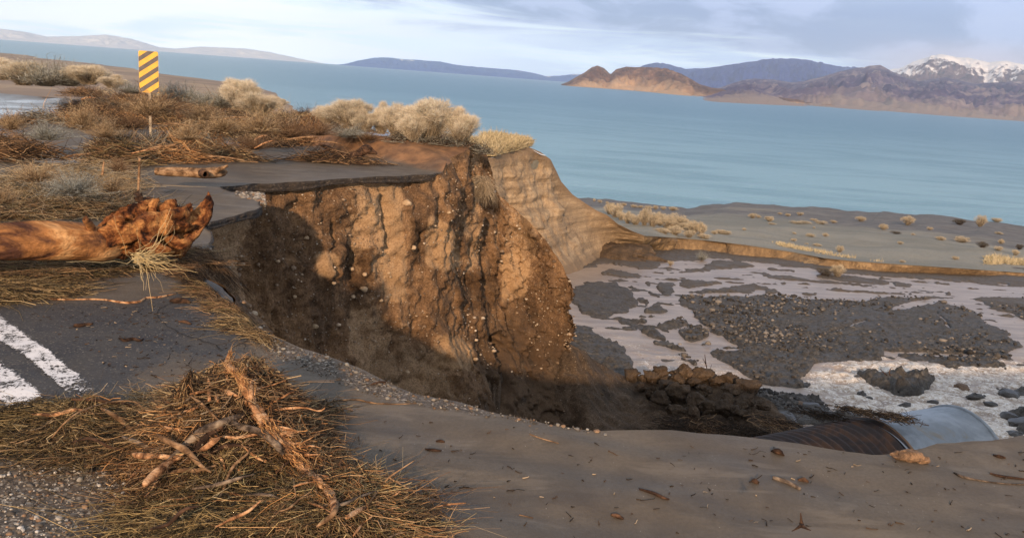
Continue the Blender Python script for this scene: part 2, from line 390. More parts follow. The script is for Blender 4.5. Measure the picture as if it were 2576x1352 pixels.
def zplat(x, y):
    P = np.stack([x, y, 0*x], 1); r = np.hypot(x, y)
    z = fbm(P, .45, 3, 11)*.035+fbm(P, 2.2, 3, 12)*.012
    # soft flow ripples across the mud in front
    w = (x*.35+y)*16+fbm(P, 1.3, 3, 14)*5
    z += np.sin(w)*.0045*sst(.5, 1., x-.1)*0+np.sin(w*.8)*.013*np.exp(-((x-.3)**2/1.0+(y-3.15)**2/.30))+fbm(P*[.5, 1.6, 1], 2.6, 3, 19)*.012
    # berm along the lake side of the road
    A = BERM; k_ = np.clip(((x-A[0, 0])*(A[1, 0]-A[0, 0])+(y-A[0, 1])*(A[1, 1]-A[0, 1]))/((A[1]-A[0])**2).sum(), -1.2, 1.1)
    side = (x-A[0, 0])*BN[0]+(y-A[0, 1])*BN[1]+fbm(P, 1.6, 3, 15)*.25
    z += (.30+.10*fbm(P, .8, 3, 16))*sst(0, .55, side)*sst(3.6, 1.6, side)*sst(-1.0, -.2, k_)
    z -= .05*signed_mask(x, y, P_LOW, .1)
    for w_ in P_WETS: z -= .02*signed_mask(x, y, w_, .3)
    return z
def interior():
    pts = []
    for r_a, r_b, st in ((1.2, 5, .036), (5, 9, .07), (9, 20, .16), (20, 34, .4)):
        n = int(.5*(r_b**2-r_a**2)*rad(96)/st**2)
        r = np.sqrt(RNG.uniform(r_a**2, r_b**2, n)); a = RNG.uniform(rad(-56), rad(44), n)
        pts.append(np.stack([r*np.sin(a), r*np.cos(a)], 1))
    g = np.stack(np.meshgrid(np.linspace(-59, 21, 50), np.linspace(-29, 50, 50)), -1).reshape(-1, 2)
    g = g+RNG.uniform(-.5, .5, g.shape); a = np.degrees(np.arctan2(g[:, 0], g[:, 1])); r = np.hypot(*g.T)
    pts.append(g[(r > 35) | (a < -57) | (a > 45) | ((r < 1) & (r > .2))])
    pts = np.concatenate(pts)
    ok = inpoly(pts[:, 0], pts[:, 1], loop) & (dist_poly(pts[:, 0], pts[:, 1], loop[::1]) > .03)
    return pts[ok]
ip = interior()
pts2 = np.concatenate([loop[:, :2], ip]); nl = len(loop)
cv, _, cf, ov, _, _ = delaunay_2d_cdt([Vector(p) for p in pts2], [], [list(range(nl))], 1, 1e-5)
V2 = np.array([tuple(v) for v in cv]); zb_ = zplat(V2[:, 0], V2[:, 1])
is_rim = np.full(len(V2), -1)
for i, o_ in enumerate(ov):
    for k in o_:
        if k < nl: is_rim[i] = k
# heights of the edge spread inwards over half a metre
rimz = loop[:, 2]; dmin = np.full(len(V2), 1e9); near = np.zeros(len(V2), int)
for s0 in range(0, len(V2), 4000):
    q = V2[s0:s0+4000]; d2 = ((q[:, None]-loop[None, :, :2])**2).sum(-1); near[s0:s0+4000] = d2.argmin(1); dmin[s0:s0+4000] = np.sqrt(d2.min(1))
zr = rimz[near]; wgt = np.where(np.abs(zr) > .02, np.exp(-dmin/.5), 0)
zz = zb_*(1-wgt)+(zr+zb_*.2)*wgt
VV = np.c_[V2, zz]
rimheight = {k: zz[i] for i, k in enumerate(is_rim) if k >= 0}
for k in range(nl):
    if k in rimheight: loop[k, 2] = rimheight[k]
rim = loop[:len(rim)]
F3 = np.array([f for f in cf if len(f) == 3])
wet = np.zeros(len(VV))
for w_ in P_WETS: wet = np.maximum(wet, signed_mask(VV[:, 0], VV[:, 1], w_, .35))
asp = signed_mask(VV[:, 0], VV[:, 1], P_ASPH, .35)
lipline = [tuple(p[:2]) for p in rim[3:]][:260:8]
P_SHO = px_poly([(640, 815), (690, 852), (760, 880), (830, 905), (940, 945), (1050, 990), (1180, 1010), (1250, 1032), (1380, 1057), (1500, 1073), (1500, 1082), (1250, 1052), (1100, 1030), (900, 985), (724, 915), (640, 870)])
grav = np.maximum(signed_mask(VV[:, 0], VV[:, 1], P_GRAV, .3), signed_mask(VV[:, 0], VV[:, 1], P_SHO, .10)*.8)
sd_ = (VV[:, 0]-BERM[0, 0])*BN[0]+(VV[:, 1]-BERM[0, 1])*BN[1]
soil = sst(-.05, .2, sd_+fbm(VV, 1.5, 3, 17)*.2)*sst(-9, -5, VV[:, 0])*(VV[:, 1] > 11)
gm = mesh('ground', VV, F3, True, {'wet': wet, 'asphalt': asp, 'gravel': grav, 'soil': soil})
ground = obj('ground', gm, M_GROUND, kind='structure', label='grey flood mud spread over the washed-out road', cat='ground')

# worn white edge lines (two sheets of paint 4 mm above the asphalt)
def mat_paint():
    m, n, b = newmat('worn_white_paint'); co = coord(n)
    a = noise(n, co, 9, 6, .7); f = noise(n, co, 42, 5, .8, .6); e = attr(n, 'edge')
    v = math_(n, 'ADD', math_(n, 'MULTIPLY', f, .75), math_(n, 'MULTIPLY', a, .45)); v = math_(n, 'ADD', v, e)
    mk = maprange(n, v, .53, .56)
    put(n, b, 'Base Color', mixc(n, maprange(n, a, .3, .7), (.62, .63, .66), (.8, .8, .82))); put(n, b, 'Roughness', .6)
    tr = N(n, 'ShaderNodeBsdfTransparent'); mx = N(n, 'ShaderNodeMixShader'); n.links.new(mk, mx.inputs[0]); n.links.new(tr.outputs[0], mx.inputs[1]); n.links.new(b.outputs[0], mx.inputs[2])
    n.links.new(mx.outputs[0], [x for x in n.nodes if x.type == 'OUTPUT_MATERIAL'][0].inputs[0])
    bump(n, b, f, .4, .004)
    return m
M_PAINT = mat_paint()
def line_sheet(A, B, name, lab):
    # A, B: edge polylines [(u,v)...] running from far end to near end
    A = resample([gz(*p) for p in A], .03); B = resample([gz(*p) for p in B], .03); n_ = 120
    tA = np.linspace(0, len(A)-1, n_); tB = np.linspace(0, len(B)-1, n_)
    a = np.stack([np.interp(tA, range(len(A)), A[:, k]) for k in range(2)], 1); b_ = np.stack([np.interp(tB, range(len(B)), B[:, k]) for k in range(2)], 1)
    w = np.linspace(0, 1, 16); G = a[:, None]*(1-w[None, :, None])+b_[:, None]*w[None, :, None]; G = G.reshape(-1, 2)
    # drape on the ground triangles' height
    z = zplat(G[:, 0], G[:, 1])+.006
    ed = np.minimum(w, 1-w)[None]*np.ones((n_, 1)); t = np.linspace(0, 1, n_)[:, None]*np.ones((1, 16))
    e = (sst(0, .16, ed)*.14-.09-.22*sst(.90, 1.0, t)-.06).ravel()
    obj(name, mesh(name, np.c_[G, z], grid_faces(n_, 16), True, {'edge': e}), M_PAINT, kind='structure', label=lab, cat='road marking')
line_sheet([(-330, 560), (-100, 720), (0, 795), (80, 855), (165, 925), (240, 975), (300, 1010)], [(-480, 600), (-200, 760), (0, 868), (60, 905), (110, 950), (160, 1000), (200, 1040)], 'road_marking', 'wide worn white line painted on the dark asphalt')
line_sheet([(-330, 700), (-100, 850), (0, 915), (50, 950), (100, 990), (140, 1030)], [(-480, 790), (-200, 930), (-60, 1000), (0, 1020), (40, 1060), (60, 1080)], 'road_marking', 'second worn white line nearer the lower left corner')

# --- asphalt slab edge along mid and far slabs
slab_pts = RIM[n_slab0:n_slab1]
i0 = int(np.argmin(np.linalg.norm(rim[:, :2]-RIM[n_slab0-1][:2], axis=1))); i1 = int(np.argmin(np.linalg.norm(rim[:, :2]-RIM[n_slab1-1][:2], axis=1)))
ia = int(np.argmin(np.linalg.norm(rim[:, :2]-gz(548, 607)[:2], axis=1)))
def normals2(P):
    T = np.gradient(P[:, :2], axis=0); k = 9
    T = np.stack([np.convolve(np.pad(T[:, i], k//2, 'edge'), np.ones(k)/k, 'valid') for i in (0, 1)], 1)
    T /= np.linalg.norm(T, axis=1, keepdims=True)+1e-9
    return np.stack([T[:, 1], -T[:, 0]], 1)
sl_ = rim[ia:i1+1]; sn = normals2(sl_)
rows = []; hh_ = np.r_[0, 0, .03, .07, .10, .125, .13, .13]; inn = np.r_[.012, -.004, -.008, .0, -.006, .01, .10, .35]
thick = .85+.5*fbm(np.c_[sl_[:, :2], sl_[:, 2]], 1.1, 2, 31)
thick *= np.clip((np.arange(len(sl_))+.1)/12, .05, 1)*np.clip((len(sl_)-np.arange(len(sl_)))/10., .05, 1)
for h_, q in zip(hh_, inn):
    jit = fbm(np.c_[sl_[:, :2]*9, np.full(len(sl_), h_*60)], 1, 3, 8)*.02*(h_ > 0)
    rows.append(np.c_[sl_[:, :2]-sn*(q+jit)[:, None], sl_[:, 2]+(.004 if h_ == 0 else 0)-h_*thick])
G = np.stack(rows, 1).reshape(-1, 3)
m_, n_, b_ = newmat('asphalt_edge'); co = coord(n_); f_ = noise(n_, co, 30, 5, .7); v_ = voro(n_, co, 50, out=1); g_ = N(n_, 'ShaderNodeSeparateColor'); n_.links.new(v_, g_.inputs[0])
put(n_, b_, 'Base Color', mixc(n_, maprange(n_, f_, .35, .65), ramp(n_, g_.outputs[0], [(0, (.022, .018, .016)), (.8, (.055, .043, .035)), (1, (.16, .13, .1))]), (.035, .026, .02))); put(n_, b_, 'Roughness', .85); bump(n_, b_, f_, .9, .03)
obj('road', mesh('road', G, grid_faces(len(sl_), len(hh_), True)), m_, kind='structure', label='broken edge of the asphalt slab overhanging the cliff', cat='road')

# --- brown cliff: loft from the plateau edge down to the wash floor
def foot_for(P):
    K = [((-1.6, 4.7), (-.2, 5.2)), ((-2.2, 5.6), (-.7, 6.2)), ((-2.55, 7.0), (-1.1, 7.1)), ((-3.0, 7.8), (-1.3, 7.9)), ((-2.82, 9.07), (-1.5, 8.5)), ((-3.6, 10.1), (-1.9, 9.3)),
         ((-3.2, 10.7), (-1.7, 9.6)), ((-2.34, 11.87), (-.8, 10.7)), ((-1.24, 13.37), (.3, 11.9)), ((-1.1, 14.6), (.9, 12.6)), ((-.9, 15.5), (1.1, 13.2)), ((-.65, 16.4), (1.4, 13.7))]
    A = np.array([k[0] for k in K]); B = np.array([k[1] for k in K]); d = ((P[:, None, :2]-A[None])**2).sum(-1)
    w = 1/(d+.02)**1.6; w /= w.sum(1, keepdims=True); return (w[..., None]*(B-A)[None]).sum(1)
j0 = int(np.argmin(np.linalg.norm(rim[:, :2]-gz(640, 815)[:2], axis=1)))
ifr = int(np.argmin(np.linalg.norm(rim[:, :2]-RIM[n_front-1][:2], axis=1)))
cr = rim[j0:ifr+1].copy(); nn = normals2(cr)
inset = np.zeros(len(cr)); a_ = ia-j0; b__ = i1-j0; inset[a_:b__] = .13*np.clip(np.arange(b__-a_)/15, 0, 1)*np.clip(np.arange(b__-a_, 0, -1)/8, 0, 1)
cr[:, :2] -= nn*inset[:, None]; cr[:, 2] -= np.where(inset > 0, .105, .0)*np.clip(inset/.13, 0, 1)
ft = np.c_[cr[:, :2]+foot_for(cr), np.full(len(cr), -5.9)]
nose_r = np.array([gd(1240, 450, 17), gd(1255, 492, 17), gd(1285, 515, 17), gd(1312, 540, 17), gd(1345, 570, 16.9), gd(1372, 600, 16.8), gd(1400, 642, 16.6), gd(1425, 685, 16.5), gd(1440, 720, 16.4), gd(1437, 760, 16.3)])
nose_f = np.array([[1.7, 13.6, -5.6], [1.9, 13.6, -5.5], [2.1, 13.7, -5.5], [2.3, 13.8, -5.5], [2.5, 13.9, -5.45], [2.8, 14.1, -5.4], [3.0, 14.3, -5.4], [3.3, 14.7, -5.4], [3.5, 15.2, -5.45], [3.55, 16.0, -5.5]])
back_r = nose_r[::-1][1:]-[0, 0, 0]; back_f = np.array([[3.5, 17.0, -5.6], [3.2, 17.8, -5.7], [2.9, 18.4, -5.8], [2.5, 19, -5.9], [2.1, 19.5, -5.9], [1.7, 20, -6], [1.3, 20.4, -6], [.9, 20.8, -6], [.5, 21, -6]])
rb = np.concatenate([[rim[ifr]], rim[ifr+1:]]); nb = normals2(rb)
# densify
RA = np.concatenate([cr, nose_r, back_r, rb]); FA = np.concatenate([ft, nose_f, back_f, np.c_[rb[:, :2]-np.abs(nb)*[0, 0]+nb*3.2, np.full(len(rb), -6.3)]])
FA[-len(rb):, :2] = rb[:, :2]+np.array([1.5, 4.0])
L = np.r_[0, np.cumsum(np.minimum(np.linalg.norm(np.diff((RA+FA)/2, axis=0), axis=1), 3))]
brk = L[len(cr)+len(nose_r)+len(back_r)-1]
ts = np.concatenate([np.arange(0, brk, .042), np.linspace(brk, L[-1], 160)])
RAi = np.stack([np.interp(ts, L, RA[:, k]) for k in range(3)], 1); FAi = np.stack([np.interp(ts, L, FA[:, k]) for k in range(3)], 1)
k = 15
for i_ in range(3):
    FAi[:, i_] = np.convolve(np.pad(FAi[:, i_], k, 'edge'), np.ones(2*k+1)/(2*k+1), 'valid')
nv = 150; t = np.linspace(0, 1, nv)**1.08

G = np.empty((len(ts), nv, 3))
sh = sst(-1.6, .2, RAi[:, 0])*sst(11, 12, RAi[:, 1])*(ts < brk)               # the nose stands steeper above its talus
tx = (1-sh[:, None])*(.30*t+.70*t**2.6)[None]+sh[:, None]*(.05*t+.95*t**4.2)[None]
G[..., :2] = RAi[:, None, :2]+(FAi-RAi)[:, None, :2]*tx[:, :, None]
G[..., 2] = RAi[:, None, 2]+(FAi-RAi)[:, None, 2]*t[None]
hd = (FAi-RAi)[:, :2]; hd /= np.linalg.norm(hd, axis=1, keepdims=True)+1e-9
P = G.reshape(-1, 3)
cs = np.c_[P[:, 0], P[:, 1], P[:, 2]*.28]
butt = fbm(cs, .95, 3, 41)*.42+np.maximum(0, fbm(P*[1, 1, .6], 2.6, 3, 42))*.26-np.abs(fbm(P*[1, 1, .45], 1.5, 3, 47))*.20     # buttresses and gullies
fin = fbm(P, 4.5, 4, 43, .6)*.15-np.abs(fbm(P, 7, 3, 53, .6))*.09+fbm(P, 19, 3, 44, .6)*.045+.03
blk = (np.floor(fbm(np.c_[P[:, 0], P[:, 1], P[:, 2]*.5], 1.5, 2, 45)*5)/5)*.16            # slumped blocks with steps
tt = np.tile(t, len(ts)); drop = np.tile(1, 1)
depth = (RAi[:, None, 2]-G[..., 2]).ravel()
env = sst(0, .35, depth)*.9+.05
env = env*np.repeat(np.where(ts > brk, .3, 1.), nv)
isn = np.repeat((ts > L[len(cr)-1]-.3) & (ts <= brk), nv)
nosew = np.repeat(sh, nv); butt = butt+nosew*(fbm(cs, 3.4, 3, 49)*.22-np.abs(fbm(P*[1, 1, .5], 1.9, 3, 50))*.3)
pu, pv_ = proj(P)
for cu0, cv0, cv1, wd0, dp0 in ((1272, 850, 1040, 11, .55), (690, 800, 960, 7, .22), (1415, 560, 700, 9, .18), (965, 470, 620, 6, .15), (1180, 600, 760, 8, .18), (830, 560, 700, 7, .14), (1330, 720, 860, 8, .2)):
    wob = fbm(np.c_[pv_*.02, 0*pv_, 0*pv_+cu0], 1, 3, 5)*26
    butt = butt-np.exp(-((pu-cu0-wob)/wd0)**2)*sst(cv0-30, cv0+20, pv_)*sst(cv1+30, cv1-20, pv_)*dp0/np.maximum(env, .3)
d_ = (butt+blk+.02)*env+fin*(1+nosew)*(sst(0, .12, depth)*.9+.08)
P[:, :2] += np.repeat(hd, nv, 0)*d_[:, None]
P[:, 2] += fbm(P, 3, 3, 46)*.05*sst(.2, .8, depth)
zb2 = fbm(P, 3.2, 3, 61)*.05
P[:, 2] = np.where(isn, P[:, 2]+zb2, P[:, 2])
darken = sst(-2.4, -4.6, P[:, 2]+fbm(P, .8, 3, 48)*1.3)  # cliff colour goes darker towards its foot
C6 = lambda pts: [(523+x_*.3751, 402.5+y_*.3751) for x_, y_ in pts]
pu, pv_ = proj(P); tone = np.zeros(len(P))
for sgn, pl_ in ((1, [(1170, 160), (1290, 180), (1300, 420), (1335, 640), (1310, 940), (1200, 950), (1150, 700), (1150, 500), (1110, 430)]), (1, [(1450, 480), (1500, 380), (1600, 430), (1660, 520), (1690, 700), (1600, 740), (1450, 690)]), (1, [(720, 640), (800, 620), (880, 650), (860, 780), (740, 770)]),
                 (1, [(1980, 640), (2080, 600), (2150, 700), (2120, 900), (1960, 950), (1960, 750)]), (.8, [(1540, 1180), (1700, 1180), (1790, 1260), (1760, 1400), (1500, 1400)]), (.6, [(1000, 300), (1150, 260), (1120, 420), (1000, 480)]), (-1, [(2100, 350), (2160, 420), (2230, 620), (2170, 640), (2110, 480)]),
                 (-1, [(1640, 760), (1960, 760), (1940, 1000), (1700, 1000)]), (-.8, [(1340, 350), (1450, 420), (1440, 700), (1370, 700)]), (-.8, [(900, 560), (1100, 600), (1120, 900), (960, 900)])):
    tone += sgn*signed_mask(pu, pv_, C6(pl_), 14)  # sunlit patches painted in along with pale and dark soil tones
CLIFF = P.reshape(len(ts), nv, 3)
cliff = obj('cliff', mesh('cliff', P, grid_faces(len(ts), nv, True), True, {'darken': darken, 'tone': tone}), M_CLIFF, kind='structure', label='brown gravelly washout cliff below the broken road', cat='cliff')

# --- near bank (under the lip the photographer stands on)
nb_ = rim[2:j0+1]; nn = normals2(nb_); nv2 = 40; t = np.linspace(0, 1, nv2)
G = np.empty((len(nb_), nv2, 3)); G[..., :2] = nb_[:, None, :2]+nn[:, None]*(1.6*t**1.5)[None, :, None]; G[..., 2] = nb_[:, None, 2]-(5.4*t)[None]
P = G.reshape(-1, 3); e = np.tile(sst(0, .1, t), len(nb_)); P[:, :2] += np.repeat(nn, nv2, 0)*((fbm(P*[1, 1, .3], 1.3, 4, 51)*.25)*e)[:, None]
obj('bank', mesh('bank', P, grid_faces(len(nb_), nv2, True), True, {'darken': e*.5}), M_CLIFF, kind='structure', label='earth bank under the near lip of the mud', cat='bank')
# slanting asphalt slab step inside the notch: base-course gravel seen below the far slab
G_GR, _ = None, None

# ------------------------------------------------------------------ wash floor, gravel bars, stream
C3 = lambda pts: [(1328+x*.2501, 612+y*.2501) for x, y in pts]
C4 = lambda pts: [(1932+x*.2501, 612+y*.2501) for x, y in pts]
C2 = lambda pts: [(1851.5+x*.2812, 845+y*.2812) for x, y in pts]
BARS = [C3(p) for p in (
 [(470, 430), (640, 400), (900, 400), (960, 450), (1040, 500), (1100, 600), (1000, 700), (860, 715), (740, 760), (560, 700), (430, 590)],
 [(1010, 420), (1090, 440), (1100, 475), (1000, 455)], [(1190, 400), (1250, 400), (1230, 435), (1190, 430)], [(1270, 440), (1360, 405), (1465, 410), (1450, 490), (1390, 525), (1300, 490)],
 [(1190, 480), (1250, 490), (1330, 540), (1320, 555), (1210, 510)], [(1090, 560), (1160, 545), (1215, 590), (1190, 620), (1130, 600)],
 [(1170, 670), (1240, 640), (1290, 600), (1420, 680), (1400, 705), (1270, 705), (1180, 700)], [(1080, 742), (1320, 728), (1280, 750), (1180, 762)],
 [(890, 765), (1060, 780), (1220, 780), (1180, 815), (960, 810)], [(960, 850), (1100, 835), (1080, 860), (1000, 875)],
 [(1150, 870), (1250, 845), (1400, 950), (1390, 985), (1240, 960), (1150, 900)], [(1310, 820), (1560, 765), (1620, 820), (1500, 850), (1420, 870), (1470, 910), (1380, 880)],
 [(1515, 880), (1700, 845), (1830, 910), (1790, 950), (1660, 1005), (1580, 970)], [(1260, 980), (1420, 990), (1640, 1100), (1500, 1085), (1300, 1020)],
 [(1670, 1020), (1850, 1010), (1820, 1040), (1700, 1040)], [(700, 290), (820, 262), (960, 280), (1130, 312), (1150, 330), (980, 346), (740, 320)],
 [(1360, 300), (1600, 275), (1740, 250), (1880, 180), (2100, 170), (2320, 240), (1900, 265), (1600, 300)], [(1490, 390), (1700, 370), (2010, 395), (1850, 420), (1600, 450), (1500, 430)],
 [(1560, 490), (2000, 445), (2250, 410), (2420, 460), (2000, 500), (1700, 510)],
 [(430, 805), (600, 870), (780, 970), (1000, 1080), (980, 1130), (1070, 1230), (1060, 1420), (900, 1600), (300, 1600), (300, 900)],
 [(1850, 120), (2600, 200), (3000, 150), (3000, -100), (600, -100), (560, 250), (720, 215), (860, 200), (1100, 262), (1250, 255), (1380, 200), (1450, 185), (1700, 175)],
 [(1510, 1150), (1560, 1150), (1720, 1220), (1690, 1230)])]
BARS += [C4(p) for p in (
 [(-920, 540), (-780, 535), (-300, 540), (0, 525), (430, 560), (650, 575), (1000, 590), (1080, 545), (1450, 550), (1690, 552), (1600, 572), (1420, 590), (1230, 655), (1250, 680), (1500, 640), (1700, 590), (1900, 640), (2110, 720), (2170, 800), (2340, 860), (2440, 950), (2560, 1050), (2400, 1095), (2480, 1180), (2250, 1160), (1900, 1120), (1400, 1090), (1170, 1080), (1150, 1190), (800, 1180), (470, 1200), (340, 1352), (350, 1390), (440, 1440), (380, 1470), (200, 1450), (-60, 1410), (-330, 1270), (-560, 1140), (-540, 1080), (-220, 1080), (-500, 920), (-660, 830), (-760, 700), (-880, 600)],
 [(2020, 552), (2200, 545), (2900, 560), (2900, 800), (2575, 790), (2480, 720), (2200, 620)], [(480, 315), (640, 310), (1140, 360), (1220, 410), (900, 400), (500, 350)], [(0, 330), (260, 340), (700, 390), (1140, 440), (600, 405), (0, 352)],
 [(400, 450), (1640, 520), (1100, 512), (700, 482)], [(290, 490), (540, 510), (400, 518)], [(-20, 455), (160, 480), (60, 510), (-20, 512)], [(1250, 400), (1470, 415), (1440, 435), (1250, 430)],
 [(1640, 385), (1800, 400), (1900, 435), (1750, 420)], [(1680, 480), (1880, 500), (1800, 510)], [(0, 250), (330, 270), (280, 285), (0, 275)], [(0, 385), (210, 400), (180, 410), (0, 395)],
 [(-100, -300), (3200, -200), (3200, 440), (2700, 440), (2575, 440), (1900, 385), (1100, 330), (760, 300), (250, 230), (-20, 205), (-200, 180), (-600, 140)])]
BARS += [C2(p) for p in (
 [(1460, 165), (1700, 170), (1850, 190), (2300, 200), (2500, 330), (2340, 290), (1900, 290), (1760, 250), (1690, 215), (1480, 185)], [(1060, 345), (1200, 340), (1450, 350), (1700, 355), (1800, 400), (1690, 480), (1650, 560), (1450, 545), (1380, 480), (1180, 420), (1060, 365)],
 [(1100, 500), (1190, 550), (1160, 560), (1090, 515)], [(2090, 520), (2230, 530), (2330, 600), (2230, 600), (2090, 560)], [(2310, 500), (2576, 470), (2900, 480), (2900, 520), (2450, 530)], [(2380, 690), (2450, 665), (2560, 690), (2900, 650), (2900, 1000), (2470, 900), (2480, 800)],
 [(-300, 400), (0, 420), (200, 480), (430, 545), (640, 560), (850, 680), (950, 660), (1150, 690), (1100, 800), (-300, 800)])]
P_CREEK = C4([(980, 770), (860, 810), (780, 850), (600, 905), (420, 930), (330, 950), (330, 1030), (350, 1020), (380, 950), (600, 915), (790, 860), (870, 820), (1000, 785)])
P_CREEK2 = C4([(1690, 690), (1780, 770), (1830, 850), (1810, 868), (1770, 800), (1730, 740)])
P_RAP = C2([(560, 380), (900, 230), (1300, 200), (2000, 250), (2900, 200), (2900, 1000), (1900, 1000), (1300, 760), (900, 700), (700, 560)])
P_RAP2 = C3([(430, 800), (800, 900), (1200, 1010), (1700, 1120), (2400, 1400), (2800, 1600), (1400, 1500), (1100, 1250), (1000, 1100)])
na, nr = 1150, 430
A_ = np.linspace(rad(-8), rad(46), na); R_ = np.concatenate([np.linspace(4, 10.5, 8)[:-1], 10.5*(62/10.5)**np.linspace(0, 1, nr-7)])
aa, rr_ = np.meshgrid(A_, R_, indexing='ij'); x = (rr_*np.sin(aa)).ravel(); y = (rr_*np.cos(aa)).ravel()
P = np.stack([x, y, zbed(x, y)], 1); u, v = proj(P)
P0 = np.c_[x, y, 0*x]
ju = fbm(P0, 1.3, 4, 71)*14+fbm(P0, 5, 3, 73)*6; jv = fbm(P0, 1.5, 4, 72)*4+fbm(P0, 6, 3, 74)*2
mk = np.zeros(len(u), bool)
for b in BARS: mk |= inpoly(u+ju, v+jv, b)
thin = inpoly(u+ju*.3, v+jv*.5, P_CREEK) | inpoly(u+ju*.3, v+jv*.5, P_CREEK2)
mk &= ~thin
mf = mk.astype(float).reshape(na, nr)
for _ in range(2):
    q = mf.copy(); q[1:-1] = (mf[:-2]+2*mf[1:-1]+mf[2:])/4; q[:, 1:-1] = (q[:, :-2]+2*q[:, 1:-1]+q[:, 2:])/4; mf = q
mf = mf.ravel()
near_rocky = sst(34, 20, y)
rough = fbm(P0, 2.2, 4, 75)*.06+np.maximum(0, fbm(P0, 5.5, 3, 76)-.1)*.22*(.35+.65*near_rocky)
# the gravel bed roughens into cobbles in the middle of the big bar
cob = np.maximum(0, fbm(P0, 3.0, 2, 78))*np.maximum(0, fbm(P0*[1.6, 4, 1], 2.6, 3, 77))*.45*near_rocky
fl = np.c_[x*.35+y*.1, y*1.1-x*.15, 0*x]; shal = (fbm(fl, 1.7, 4, 81)*.24+fbm(P0, 3.4, 3, 82)*.09-.05)*sst(19, 24, y)
hbar = -.035+shal*(1-mf)-.05*sst(24, 19, y)*(1-mf)+mf*(.12+rough+cob)
mound = signed_mask(u, v, C2([(1060, 345), (1200, 340), (1700, 355), (1800, 400), (1690, 480), (1650, 560), (1450, 545), (1300, 470)]), 20)*.28
hbar += mound*mf*(.6+.8*fbm(P0, 3, 3, 79))
P[:, 2] += hbar
chan = 1-mf
m_, n_, b_ = newmat('dark_gravel'); co = coord(n_)
g1 = noise(n_, co, 1.2, 6, .6, .3); vv = voro(n_, co, 9, out=1); vg = N(n_, 'ShaderNodeSeparateColor'); n_.links.new(vv, vg.inputs[0]); vd = voro(n_, co, 9); f1 = noise(n_, co, 12, 5, .7)
c = ramp(n_, math_(n_, 'ADD', math_(n_, 'MULTIPLY', vg.outputs[0], .45), math_(n_, 'MULTIPLY', g1, .55)), [(.25, (.040, .036, .032)), (.5, (.075, .068, .06)), (.72, (.115, .104, .09)), (.85, (.26, .23, .19))])
c = mixc(n_, maprange(n_, f1, .4, .65, 0, .6), c, (.05, .043, .037)); c = mixc(n_, math_(n_, 'MULTIPLY', attr(n_, 'silt'), .9), c, (.105, .085, .066))
put(n_, b_, 'Base Color', c); put(n_, b_, 'Roughness', maprange(n_, g1, .3, .7, .55, .85)); bump(n_, b_, math_(n_, 'ADD', math_(n_, 'MULTIPLY', vd, -.6), f1), .8, .12)
silt = sst(30, 40, y+fbm(P0, .3, 3, 80)*6)
obj('riverbed', mesh('riverbed', P, grid_faces(na, nr, True), True, {'silt': silt}), m_, kind='structure', label='dark gravel bars between the braided channels', cat='riverbed')

rap = np.maximum(signed_mask(u, v, P_RAP, 18), .40*signed_mask(u, v, P_RAP2, 25))
PW = P0.copy(); sw = fbm(P0*[1, 1.4, 1], 1.6, 4, 91); sw2 = fbm(P0, 6, 3, 92)
PW[:, 2] = zbed(x, y)+.012+rap*(.12*sw+.045*sw2+.035)+(1-rap)*.004*sw2
foam = np.clip(rap*(.62+.8*sw+.8*sw2), 0, 1)
m_, n_, b_ = newmat('silty_stream'); co = coord(n_, (1, 1, 1)); s1 = noise(n_, coord(n_, (.35, 1.3, 1)), 1.5, 6, .6, .4); s2 = noise(n_, co, 7, 6, .72, .3); fo = attr(n_, 'foam')
c = mixc(n_, maprange(n_, s1, .35, .65), (.27, .215, .175), (.42, .345, .285))
c = mixc(n_, math_(n_, 'MULTIPLY', maprange(n_, math_(n_, 'ADD', s2, math_(n_, 'MULTIPLY', fo, .35)), .58, .82), math_(n_, 'ADD', .18, fo, True)), c, (.70, .64, .56))
s3 = noise(n_, co, 16, 5, .75, .4); c = mixc(n_, math_(n_, 'MULTIPLY', maprange(n_, s3, .51, .60), maprange(n_, fo, .1, .5)), c, (.90, .89, .87))
c = mixc(n_, math_(n_, 'MULTIPLY', maprange(n_, s2, .50, .40), math_(n_, 'MULTIPLY', fo, .9)), c, (.36, .27, .18))
put(n_, b_, 'Base Color', c); put(n_, b_, 'Roughness', maprange(n_, fo, 0, .6, .3, .7)); b_.inputs['Specular IOR Level'].default_value = .4; b_.inputs['IOR'].default_value = 1.33
bump(n_, b_, math_(n_, 'ADD', s2, math_(n_, 'MULTIPLY', s1, .5)), .45, .05)
obj('stream', mesh('stream', PW, grid_faces(na, nr, True), True, {'foam': foam}), m_, kind='structure', label='silty pale brown braided stream turning to white rapids', cat='stream')

# ------------------------------------------------------------------ tan bluff, low bank, beach, lake, far shore
top_uvd = [(1120, 420, 31), (1190, 402, 34), (1240, 396, 35), (1290, 380, 37), (1332, 370, 38), (1360, 382, 38.8), (1385, 400, 39.5), (1400, 430, 40.4), (1412, 456, 41), (1440, 488, 42), (1475, 512, 43), (1500, 528, 43.5), (1527, 540, 44), (1555, 563, 44.5), (1590, 580, 45), (1621, 592, 45.4)]
foot_uv = [(1300, 700), (1330, 700), (1360, 700), (1390, 700), (1415, 697), (1440, 690), (1465, 682), (1490, 670), (1509, 659), (1525, 648), (1545, 640), (1565, 636), (1580, 633), (1595, 630), (1605, 629), (1620, 629)]
bt = [(1700, 597), (1771, 603), (1874, 615), (2001, 634), (2071, 648), (2150, 656), (2235, 662), (2340, 669), (2446, 676), (2540, 683), (2700, 694), (3000, 715)]
bf = [(1690, 629), (1752, 631), (1837, 643), (1931, 650), (2024, 667), (2100, 675), (2165, 681), (2260, 684), (2352, 688), (2559, 698), (2720, 710), (3020, 730)]
TR = [gd(*p) for p in top_uvd]; TF = [gp(*p) for p in foot_uv]
